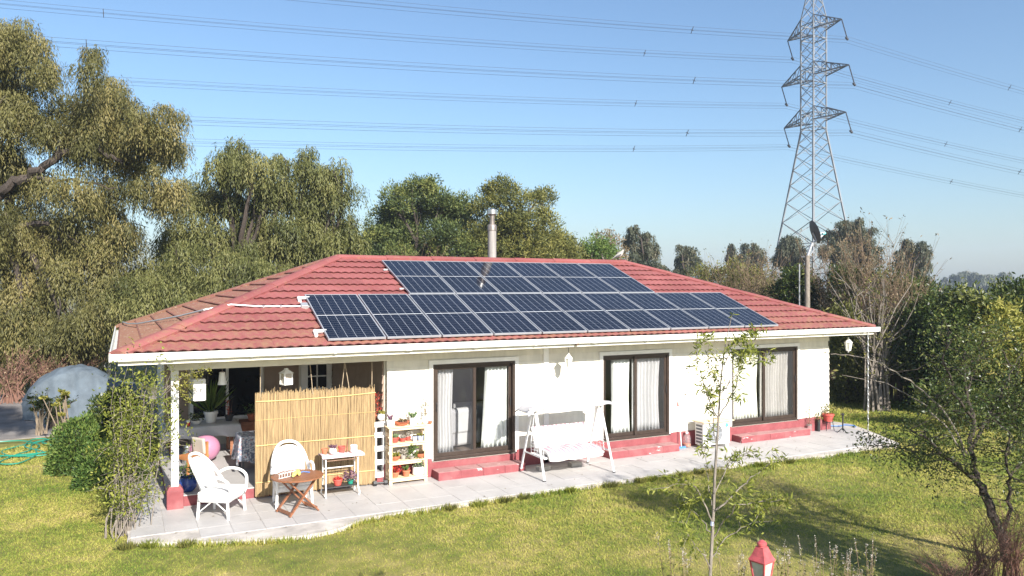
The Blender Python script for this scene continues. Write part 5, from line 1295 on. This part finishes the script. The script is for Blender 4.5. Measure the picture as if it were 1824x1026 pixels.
for lab, px, Y, h, sp_, st, mt, lm, nl in SHR:
    bare_shrub(lab, gxy(px, Y), h, sp_, int(st*1.3), mt, lm, int(nl*2.2), 'bare shrubs', r0=.04 if mt == 'bark_grey' else .02, lsize=(.095, .04))
HG = [('dark evergreen mass behind the bare shrubs at the house corner', 1560, 28.5, [(1500,500,26),(1540,505,30),(1585,510,30),(1620,515,28),(1520,550,34),(1570,560,36),(1615,565,34),(1530,610,36),(1590,620,38),(1550,665,36),(1610,670,34),(1640,520,24)], 'leaf_laurel'),
      ('glossy dark green laurel bush between dish post and bare shrubs', 1420, 30, [(1410,505,26),(1432,500,26),(1420,530,30),(1446,520,22),(1400,535,20),(1440,550,26)], 'leaf_laurel'),
      ('ivy-green bush low behind the right house corner', 1508, 25, [(1500,620,26),(1512,660,30),(1500,700,28),(1520,590,26),(1506,560,22),(1530,640,24),(1530,700,20)], 'leaf_olive'),
      ('yellow-green bush behind the right roof hip', 1300, 36, [(1250,492,18),(1278,490,20),(1310,492,22),(1340,498,22),(1370,510,22),(1300,520,24),(1350,530,24)], 'leaf_olive'),
      ('leftmost dark laurel of the hedge right of the house', 1650, 24, [(1650,540,34),(1640,580,36),(1668,600,36),(1640,640,38),(1670,660,38),(1650,700,36),(1620,620,26),(1666,520,22)], 'leaf_laurel'),
      ('tall laurel with light leaves in the hedge right of the house', 1715, 22, [(1700,520,30),(1735,515,30),(1715,555,40),(1760,560,34),(1700,610,42),(1745,620,42),(1710,670,42),(1750,690,42),(1690,560,26)], 'leaf_laurel'),
      ('pale flowering bush in the hedge at the right edge', 1790, 21, [(1778,575,38),(1815,590,40),(1790,630,44),(1830,650,44),(1770,600,34)], 'leaf_yellow'),
      ('darkest laurel at the far right edge of the hedge', 1815, 22.5, [(1790,520,30),(1822,505,30),(1840,540,40),(1800,660,46),(1830,700,48),(1780,720,44),(1760,540,24)], 'leaf_laurel'),
      ('dark low laurel at the foot of the hedge', 1740, 20.5, [(1690,715,36),(1735,730,38),(1780,740,40),(1820,750,42),(1660,700,26)], 'leaf_laurel')]
for lab, px, Y, lumps, lm in HG:
    if px > 1600: lumps = [(a, b+(22 if b < 560 else 8), c) for a, b, c in lumps]
    tree('laurel_bush', lab, gxy(px, Y), Y, lumps, 'laurel', lm, 'bark_dark', 'hedge bushes', .07, .3, 1.0, .8, True, 'bush')
# ---- dry undergrowth at far left
for k, (px, Y, h) in enumerate(((18, 25, 1.7), (75, 26, 1.5), (120, 27, 1.3))):
    bare_shrub(['reddish dry undergrowth at the left edge under the pepper tree', 'reddish dry undergrowth behind the tail of the covered car', 'low dry undergrowth behind the roof of the covered car'][k], gxy(px, Y), h, 1.3, 46, 'twig_red', 'leaf_dry', 700, 'dry undergrowth', lsize=(.10, .04))
# ---- bushes left of the porch
def bush(name, label, c, r, h, n, lmat, ls=(.06, .03), group=None):
    t = thing(name, label, 'bush', (c[0], c[1], GZ), 0, group)
    d = rdir(n); d[:, 2] = np.abs(d[:, 2]); rad = np.where(rng.random(n) < .3, rng.uniform(.4, .9, n), rng.uniform(.88, 1.06, n))*(1+.12*np.sin(d[:, 0]*7)*np.sin(d[:, 1]*6+1))
    P = d*rad[:, None]*[r, r, h]; P[:, 2] = np.maximum(P[:, 2], .02)
    leaf_obj('leaves', P, d+rng.normal(0, .6, (n, 3))+[0, 0, .5], ls[0]*(.6+.8*rng.random(n)), ls[1]*(.7+.6*rng.random(n)), lmat, t)
    mb = MB()
    for k in range(14): limb(mb, (0,0,0), Vector(rdir(1)[0]*[r, r, 0])*.8+Vector((0,0,h*.8)), .02, .005, .1, 4, 4)
    mb.build('stems', 'bark_dark', t); return t
b1 = gp(142, 838, GZ); bush('box_bush', 'dense dark green rounded bush left of the porch', (b1.x, b1.y), .58, 1.05, 9000, 'leaf_green', (.07, .03), 'bushes by the porch')
b2 = gp(196, 862, GZ); bush('box_bush', 'lower dark bush between the rounded bush and the climbing shrub', (b2.x, b2.y), .62, .85, 8000, 'leaf_green', (.06, .028), 'bushes by the porch')
b3 = gp(208, 780, GZ); bush('box_bush', 'leafy bush in front of the bonnet of the covered car', (b3.x, b3.y), .7, 1.15, 6000, 'leaf_laurel', (.09, .04), 'bushes by the porch')
def aeonium(label, c, h, k, mat='leaf_succ'):
    t = thing('aeonium', label, 'succulent', (c[0], c[1], GZ), 0, 'tree succulents'); mb = MB(); P, D, L = [], [], []
    for i in range(k):
        a = rng.uniform(0, 6.28); e = Vector((math.cos(a)*h*.35*rng.random(), math.sin(a)*h*.35*rng.random(), h*rng.uniform(.6, 1.0)))
        mb.tube([Vector((e.x*.5, e.y*.5, 0)), e*.5+Vector(rng.normal(0, .05, 3)), e], [.018, .014, .011], 6)
        n = 34; an = rng.random(n)*6.28; up = rng.random(n)*1.1
        P.append(np.tile(e, (n, 1))); D.append(np.stack([np.cos(an), np.sin(an), up], 1)); L.append(np.full(n, .11))
    mb.build('stems', 'aeonium_stem', t); P, D, L = np.concatenate(P), np.concatenate(D), np.concatenate(L)
    [leaf_obj('rosette', P[i*34:(i+1)*34], D[i*34:(i+1)*34], .11, .046, mat, t) for i in range(k)]
a1 = gp(118, 800, GZ); aeonium('tall pale green tree succulent beside the dense round bush', (a1.x, a1.y), 1.35, 9, 'leaf_yellow')
a2 = gp(72, 775, GZ); aeonium('dark tree succulent in front of the covered car', (a2.x, a2.y), 1.0, 15, 'leaf_laurel')
bare_shrub('dark leafy clump beside the dark tree succulent before the car', gxy(95, 20.5), 1.0, .8, 20, 'bark_dark', 'leaf_laurel', 900, 'bushes by the porch', 'leafy_clump', lsize=(.09, .04))
# climbing shrub at the porch corner
cb = gp(222, 952, GZ)
t = thing('climbing_shrub', 'tall loose shrub with grey stems reaching the left gutter corner', 'shrub', (cb.x, cb.y, GZ)); mb = MB(); tips = []
for i in range(34):
    a = rng.uniform(0, 6.28); px_, py_ = rng.uniform(200, 312), rng.uniform(638, 800)
    e = at(px_, py_, 12.0+rng.uniform(-.6, .7)); e = Vector((e.x-cb.x, e.y-cb.y, e.z-GZ)); b0 = Vector((rng.normal(0, .12), rng.normal(0, .12), 0)); pts = []
    for k in range(9):
        f = k/8; pts.append(b0.lerp(e, f**1.1)+Vector((0,0,.35*math.sin(f*math.pi)))*e.z*.2+Vector(rng.normal(0, .03, 3))*(k > 0))
    mb.tube(pts, [.011*(1-.8*k/8)*rng.uniform(.6, 1.2) for k in range(9)], 5, cap=False); tips += pts[3:]
    for j in range(5):
        s0 = pts[rng.integers(2, 8)]; d = Vector(rdir(1)[0]); d.z *= .6; p2 = s0+d*rng.uniform(.15, .5); mb.tube([s0, (s0+p2)/2+Vector((0,0,.05)), p2], [.005, .004, .001], 3, cap=False); tips += [p2, (s0+p2)/2]
mb.build('stems', 'bark_grey', t)
n = 6000; P = np.array(tips)[rng.integers(0, len(tips), n)]+rng.normal(0, .065, (n, 3)); P[:, 2] = np.maximum(P[:, 2], .05)
P[:, 2] += rng.random(n)*.3*(P[:, 2] > .8); leaf_obj('leaves', P, rdir(n)+[0, 0, .3], .055*(.6+.8*rng.random(n)), .024*(.7+.6*rng.random(n)), 'leaf_bright', t)
# sprays of it that cross in front of the column
t = thing('leaf_spray', 'yellow-green leafy sprays reaching across the top of the porch column', 'shrub', (cb.x+.5, cb.y+.5, 1.6)); mb = MB(); P = []
o0 = Vector((cb.x+.5, cb.y+.5, 1.6))
for (px_, py_) in ((372, 660), (340, 690), (335, 712), (352, 672)):
    e = at(px_, py_, 12.6)-o0; b0 = at(285, 720+rng.uniform(-30, 20), 12.3)-o0; pts = [b0.lerp(e, k/6)+Vector((0,0,.12*math.sin(k/6*3.1))) for k in range(7)]
    mb.tube(pts, [.006, .005, .005, .004, .003, .002, .001], 4, cap=False); P += [np.array(pts[k])+rng.normal(0, .035, 3) for k in range(3, 7) for _ in range(34)]
mb.build('stems', 'bark_grey', t); P = np.array(P); n = len(P); leaf_obj('leaves', P, rdir(n)+[0, 0, .3], .04*(.6+.8*rng.random(n)), .018, 'leaf_yellow', t)

# ---- sapling in front
YS = 4.7; KS = YS/8.7
def path(pts, Y): return [at(px, py, Y+dy) for px, py, dy in pts]
sb = at(1258, 1100, YS); sb = Vector((sb.x, sb.y, GZ))
t = thing('sapling', 'slender young tree with narrow leaves in front of the patio', 'tree', sb); mb = MB(Matrix.Translation(-sb)); tp = []
main = [sb]+path([(1265,1020,0),(1270,930,0),(1273,850,.02),(1279,760,.03),(1283,690,.05),(1288,640,.05),(1295,600,.05),(1304,560,.05)], YS)
mb.tube(main, [.0115,.0105,.0098,.0085,.007,.005,.004,.0028,.0015], 7)
BR = [([(1270,915,0),(1320,870,.1),(1370,825,.2),(1405,815,.3)],.010), ([(1270,930,0),(1240,870,-.1),(1215,850,-.2),(1185,875,-.3)],.010), ([(1272,880,0),(1300,820,.2),(1345,800,.3)],.008),
      ([(1268,960,0),(1310,900,-.2),(1360,895,-.3),(1410,888,-.4)],.009), ([(1268,950,0),(1235,910,.1),(1205,900,.2)],.007), ([(1279,745,0),(1258,700,.1),(1240,640,.2),(1246,600,.2)],.007),
      ([(1283,740,0),(1310,690,-.1),(1322,640,-.2),(1330,600,-.2)],.007), ([(1284,700,0),(1330,645,.15),(1375,640,.25)],.006), ([(1285,690,0),(1262,650,-.1),(1262,600,-.1)],.005), ([(1290,650,0),(1310,610,.1),(1340,585,.15)],.005),
      ([(1266,1000,0),(1290,960,.1),(1340,930,.2),(1366,900,.3)],.008), ([(1266,1010,0),(1230,960,-.2),(1212,920,-.3)],.007), ([(1270,900,0),(1262,860,.2),(1256,800,.3),(1262,770,.3)],.006), ([(1276,800,0),(1268,720,.1),(1276,640,.2)],.006)]
for pts, r in BR:
    p = path([(a_, b_, c_*KS) for a_, b_, c_ in pts], YS); q = []; r *= KS*1.1
    for i in range(len(p)-1):
        for k in range(5): q.append(p[i].lerp(p[i+1], k/5)+Vector(rng.normal(0, .004, 3)))
    q.append(p[-1]); mb.tube(q, [r*(1-.85*k/(len(q)-1)) for k in range(len(q))], 5, cap=False); tp += q[3:]
    for j in range(5):
        s0 = q[rng.integers(4, len(q))]; d = Vector(rdir(1)[0]); d.z = d.z*.5+.15; e = s0+d*rng.uniform(.06, .16); mb.tube([s0, e], [r*.4, .0008], 3, cap=False); tp += [e, (s0+e)/2]
tp += main[5:]
mb.build('trunk', 'bark_grey', t)
n = 2500; P = np.array(tp)[rng.integers(0, len(tp), n)]+rng.normal(0, .011, (n, 3))
leaf_obj('leaves', P, rdir(n)+[0, 0, -.15], .046*(.55+.7*rng.random(n)), .0095*(.7+.6*rng.random(n)), 'leaf_bright', t, None, tuple(sb))
MB(Matrix.Translation(-sb)).tube([at(1268, 936, YS), at(1269, 929, YS)], .0115, 8).build('tie', 'bluegrey_pot', t)
# ---- leaning tree at the right
YT = 10.9
tb = gp(1792, 1000, GZ); YT = FPX*(CAMZ-GZ)/(1000-HORIZ)
t = thing('leaning_tree', 'dark leaning tree with sparse leaves at the right of the lawn', 'tree', tb); mb = MB(Matrix.Translation(-tb)); tp = []
TR = [([(1795,1012,0),(1786,960,0),(1772,925,0),(1755,880,0),(1742,860,0)], .075, .05), ([(1742,860,0),(1712,835,-.1),(1680,812,-.2),(1650,780,-.3),(1620,765,-.4)], .04, .012), ([(1742,862,0),(1728,800,.1),(1735,740,.2),(1722,690,.3),(1716,620,.4)], .042, .01),
      ([(1786,945,0),(1800,905,-.2),(1798,860,-.3),(1790,815,-.4),(1798,770,-.4)], .03, .01), ([(1728,800,.1),(1760,740,.4),(1790,690,.6),(1812,640,.8)], .026, .006), ([(1735,750,.2),(1700,700,-.2),(1680,640,-.4),(1690,590,-.5)], .022, .005),
      ([(1724,812,0),(1700,760,-.1),(1664,715,-.2),(1620,675,-.3),(1570,648,-.4),(1510,632,-.5),(1480,631,-.6)], .0155, .003), ([(1718,815,0),(1690,765,.1),(1650,725,.2),(1600,692,.2),(1550,676,.3),(1500,668,.3)], .0135, .003),
      ([(1680,812,-.2),(1650,808,-.3),(1610,800,-.4),(1580,790,-.5)], .014, .004), ([(1798,850,-.3),(1830,810,-.2),(1850,760,0)], .02, .006), ([(1722,700,.3),(1745,640,.5),(1750,580,.6)], .016, .004), ([(1760,740,.4),(1810,730,.3),(1850,715,.2)], .014, .004)]
for pts, ra, rb_ in TR:
    p = path(pts, YT); q = []
    for i in range(len(p)-1):
        for k in range(4): q.append(p[i].lerp(p[i+1], k/4)+Vector(rng.normal(0, .012, 3)))
    q.append(p[-1]); mb.tube(q, [ra+(rb_-ra)*k/(len(q)-1) for k in range(len(q))], 8, cap=False)
    bare = ra in (.0155, .0135) and len(pts) > 5
    if bare:
        MB(Matrix.Translation(-tb)).tube(q, [ra*1.02+(rb_-ra)*k/(len(q)-1) for k in range(len(q))], 8).build('branch', 'bark_grey', t)
    if ra < .07:
        for j in range(6 if bare else 26):
            s0 = q[rng.integers(3, len(q))]; d = Vector(rdir(1)[0]); d.z = d.z*.6+.1; e = s0+d*rng.uniform(.2, .75); m_ = (s0+e)/2+Vector(rng.normal(0, .04, 3))
            mb.tube([s0, m_, e], [min(rb_*1.2, .008), .004, .0015], 4, cap=False)
            if not bare: tp += [e, m_, (m_+e)/2]
            if j % 2 and not bare:
                e2 = m_+Vector(rdir(1)[0])*.3; mb.tube([m_, e2], [.003, .001], 3, cap=False); tp += [e2]
mb.build('trunk', 'bark_dark', t)
n = 12500; P = np.array(tp)[rng.integers(0, len(tp), n)]+rng.normal(0, .10, (n, 3))
leaf_obj('leaves', P, rdir(n), .05*(.6+.8*rng.random(n)), .02*(.7+.6*rng.random(n)), 'leaf_laurel', t, None, tuple(tb))
# ---- dry twigs at its foot and flower stalks by the lantern
for k, (px, py, h) in enumerate(((1745, 1060, .95), (1800, 1050, 1.15), (1700, 1075, .6))):
    p = gp(px, py, GZ); bare_shrub(['tangle of reddish dry twigs at the foot of the leaning tree', 'taller tangle of dry twigs at the bottom right corner', 'small dry twig clump left of the leaning tree foot'][k], (p.x, p.y), h, .6, 60, 'twig_red', 'leaf_dry', 120, 'dry twigs', 'dry_twigs', .007, (.04, .015), twigs=6)
for k, (px, py) in enumerate(((1392, 985), (1420, 1000), (1460, 985), (1490, 990), (1512, 1005), (1552, 985), (1535, 1010), (1330, 1000), (1230, 1000), (1205, 985), (1300, 1015), (1405, 1018), (1470, 1015))):
    Yk = 7.6+.2*(k % 4); p = at(px, py, Yk); h = at(px, py-22, Yk).z-GZ
    t = thing('flower_stalk_plant', 'pale-tipped weed, %s counted from the left along the bottom edge near the red lantern' % ['fifth','seventh','eighth','tenth','eleventh','last','twelfth','fourth','second','first','third','sixth','ninth'][k], 'weed', (p.x, p.y, GZ), 0, 'pale flower stalks'); mb = MB(); P, F_ = [], []
    for j in range(5):
        e = Vector((rng.normal(0, .10), rng.normal(0, .10), h*rng.uniform(.8, 1.05))); mb.tube([(e.x*.2, e.y*.2, 0), e*.6, e], [.005, .004, .002], 4, cap=False)
        P += [np.array(e)*f+rng.normal(0, .02, 3) for f in rng.uniform(.3, .92, 26)]; F_ += [np.array(e)*f+rng.normal(0, .006, 3) for f in rng.uniform(.90, 1.03, 22)]
    mb.build('stems', 'leafstem' if 'leafstem' in MATS else 'twig', t); P = np.array(P); F_ = np.array(F_)
    leaf_obj('leaves', P, rdir(len(P))+[0, 0, .4], .05, .013, 'leaf_olive', t); stuff(leaf_obj('flowers', F_, rdir(len(F_)), .014, .010, 'flower_pale', t))
# ---- weed tufts along the patio edge
WT = [(268,962),(330,958),(783,893),(832,885),(880,880),(918,878),(1003,868),(1072,858),(1128,852),(1150,850),(1205,843),(1235,838),(1330,822),(1380,815),(225,975)]
for k, (px, py) in enumerate(WT):
    p = gp(px, py+3, GZ); p.y = min(p.y, float(np.interp(p.x, [e[0] for e in edge[:16]], [e[1] for e in edge[:16]]))-.07); t = thing('weed_tuft', 'small green weed tuft on the patio edge %s' % ['below the armchair','at the left patio corner by the armchair','left below the first door','below the left end of the first step','below the first step','below the right end of the first step','below the left leg of the swing','right of the swing','below the left end of the second step','below the second step','below the right end of the second step','below the air conditioner','left below the right door','below the right door','under the climbing shrub'][k], 'weed', (p.x, p.y, GZ), 0, 'weeds on the patio edge')
    n = 210; a = rng.random(n)*6.28; s = .09+.06*rng.random()
    leaf_obj('blades', np.stack([np.cos(a)*s*rng.random(n), np.sin(a)*s*rng.random(n)*.7, np.full(n, .0)], 1), np.stack([np.cos(a)*.8, np.sin(a)*.8, .9+1.5*rng.random(n)], 1), .10*(.6+.8*rng.random(n)), .012, 'leaf_olive' if k % 3 else 'leaf_bright', t)
    MB().lathe([(.03,0),(.01,.02)], n=6).build('crown', 'soil', t)
# ---- lawn grass
def grass():
    n = 600000
    r = rng.random(n); Yd = 7.2*(26/7.2)**(r**1.0); X = (rng.random(n)*1.76-.88)*Yd
    x = CAMX+X*CY+Yd*SY; y = CAMY-X*SY+Yd*CY
    ok = np.ones(n, bool)
    E_ = np.array(edge); ins = np.zeros(n, bool)
    for i in range(len(E_)):
        (x1, y1), (x2, y2) = E_[i], E_[i-1]
        c = ((y1 > y) != (y2 > y)); xx = (x2-x1)*(y-y1)/((y2-y1) if y2 != y1 else 1e-9)+x1; ins ^= c & (x < xx)
    ok &= ~ins; ok &= ~((x > -.1) & (x < 15.8) & (y > -.2)); ok &= (y < 7.4) | (x > 16)
    ok &= (x > -13.5) & (x < 29) & (y > -11.5) & (y < 13)
    x, y, Yd = x[ok], y[ok], Yd[ok]; n = len(x); s = np.clip(Yd/12, .8, 1.9)
    P = np.stack([x, y, np.full(n, GZ-.012)], 1); D = rng.normal(0, .8, (n, 3))*[1, 1, 0]+[0, 0, .75]
    stuff(tag(leaf_obj('lawn_grass', P, D, s*(.03+.035*rng.random(n)), s*.0085*(.7+.6*rng.random(n)), 'grass_blade', N=rng.normal(0, .35, (n, 3))+[.05, -.6, .8]), 'short green and yellowing lawn grass', 'grass'))
grass()
# ---- fringe of longer dry grass against the patio edge
def fringe():
    P = []
    for i in range(18):
        a, b = np.array(edge[i]), np.array(edge[i+1]); L = np.linalg.norm(b-a); m = int(L*420); f = rng.random(m); d = (b-a)/L; nrm_ = np.array([d[1], -d[0]])
        P.append(a+(b-a)*f[:, None]+nrm_*(.01+.10*rng.random(m)**1.6)[:, None])
    P = np.concatenate(P); n = len(P); keep = np.sin(P[:, 0]*2.3)+np.sin(P[:, 0]*5.1+1)*.7+rng.normal(0, .8, n) > -.5; P = P[keep]; n = len(P)
    P = np.concatenate([P, np.full((n, 1), GZ-.01)], 1)
    stuff(tag(leaf_obj('edge_grass', P, rng.normal(0, .5, (n, 3))*[1, 1, 0]+[0, .15, 1], .06+.09*rng.random(n), .011, 'grass_blade', None, np.clip(.55+rng.normal(0, .3, n), 0, 1)), 'longer grass growing against the patio edge', 'grass'))
fringe()
# ---- trees out of view beside the viewpoint; their shade dapples the drive, the covered car and the lawn
def shade_tree(label, base, lumps, fork, per=16, leaf=(.22, .06, 7)):
    bx, by = base; t = thing('pepper_tree', label, 'tree', (bx, by, GZ), 0, 'pepper trees behind the house'); bl = []
    for (x, y, z, r) in lumps:
        for d in rdir(5): bl.append((tuple(np.array((x, y, z))+d*r*.8), (r*.5, r*.5, r*.4)))
    P, D, L, W, V, N = blob_strands(bl, per, leaf, .6)
    leaf_obj('crown', P, D, L, W, 'leaf_pepper', t, V, (bx, by, GZ), N)
    mb = MB(Matrix.Translation((-bx, -by, -GZ))); F = Vector(fork); limb(mb, (bx, by, GZ-.1), F, .2, .15, .05, 9)
    for c, r in bl[::5]: limb(mb, F, c, .09, .03, .12, 5)
    mb.build('trunk', 'bark', t)
shade_tree('tall pepper tree out of view at the left, shading the drive', (-5.0, -6.6), [(x, y+2.5, z, r) for (x, y, z, r) in ((-4.8,-8.4,9.6,1.2),(-3.4,-7.8,9.3,1.1),(-2.4,-8.2,9.9,1.0),(-6.2,-8.8,9.4,1.2),(-4.2,-8.9,11,1.1),(-2.9,-8.6,11.2,.9),(-5.8,-7.9,10.8,1.0),(-7.6,-8.4,9.0,1.2),(-9.0,-8.0,9.6,1.1),(-8.0,-8.6,10.6,1.0))], (-4.9, -6.4, 5.5))
shade_tree('small pepper tree out of view at the right, shading the lawn', (8.9, -11.9), [(8.5,-11.4,4.6,.7),(8.3,-11.2,3.6,.8),(8.9,-11.6,2.8,.8),(8.2,-11.7,5.3,.5),(9.3,-11.5,3.9,.6),(8.5,-11.9,2.2,.7)], (8.8, -11.7, 2.0), 24, (.16, .05, 6))
# ---- fallen leaves and bits of straw on lawn and patio
n = 520; x = rng.uniform(-6, 16, n); y = rng.uniform(-7.5, -.5, n)
inz = np.array([inside(a, b, edge) for a, b in zip(x, y)]); n_keep = (~inz) | (rng.random(n) < .45); x, y, inz = x[n_keep], y[n_keep], inz[n_keep]; n = len(x)
stuff(tag(leaf_obj('fallen_leaves', np.stack([x, y, np.where(inz, .006, GZ+.03)], 1), rng.normal(0, 1, (n, 3))*[1, 1, .12], .03+.035*rng.random(n), .014+.012*rng.random(n), 'leaf_dry', N=rng.normal(0, .25, (n, 3))+[0, 0, 1]), 'dry fallen leaves scattered on lawn and patio', 'leaves'))
# ================================================================ HAZE
hm = bpy.data.materials.new('haze_air'); hm.use_nodes = True; ht = hm.node_tree; ht.nodes.remove(ht.nodes['Principled BSDF'])
hv = ht.nodes.new('ShaderNodeVolumePrincipled'); hv.inputs['Color'].default_value = (.70, .82, 1.0, 1); hv.inputs['Density'].default_value = .00055; hv.inputs['Anisotropy'].default_value = .1
ht.links.new(hv.outputs[0], ht.nodes['Material Output'].inputs['Volume'])
MATS['haze_air'] = hm
stuff(tag(MB().box((-410, -160, GZ-1.1), (910, 910, 50)).build('haze', 'haze_air', smooth=False), 'thin bluish haze over the whole garden and the distance', 'haze'))
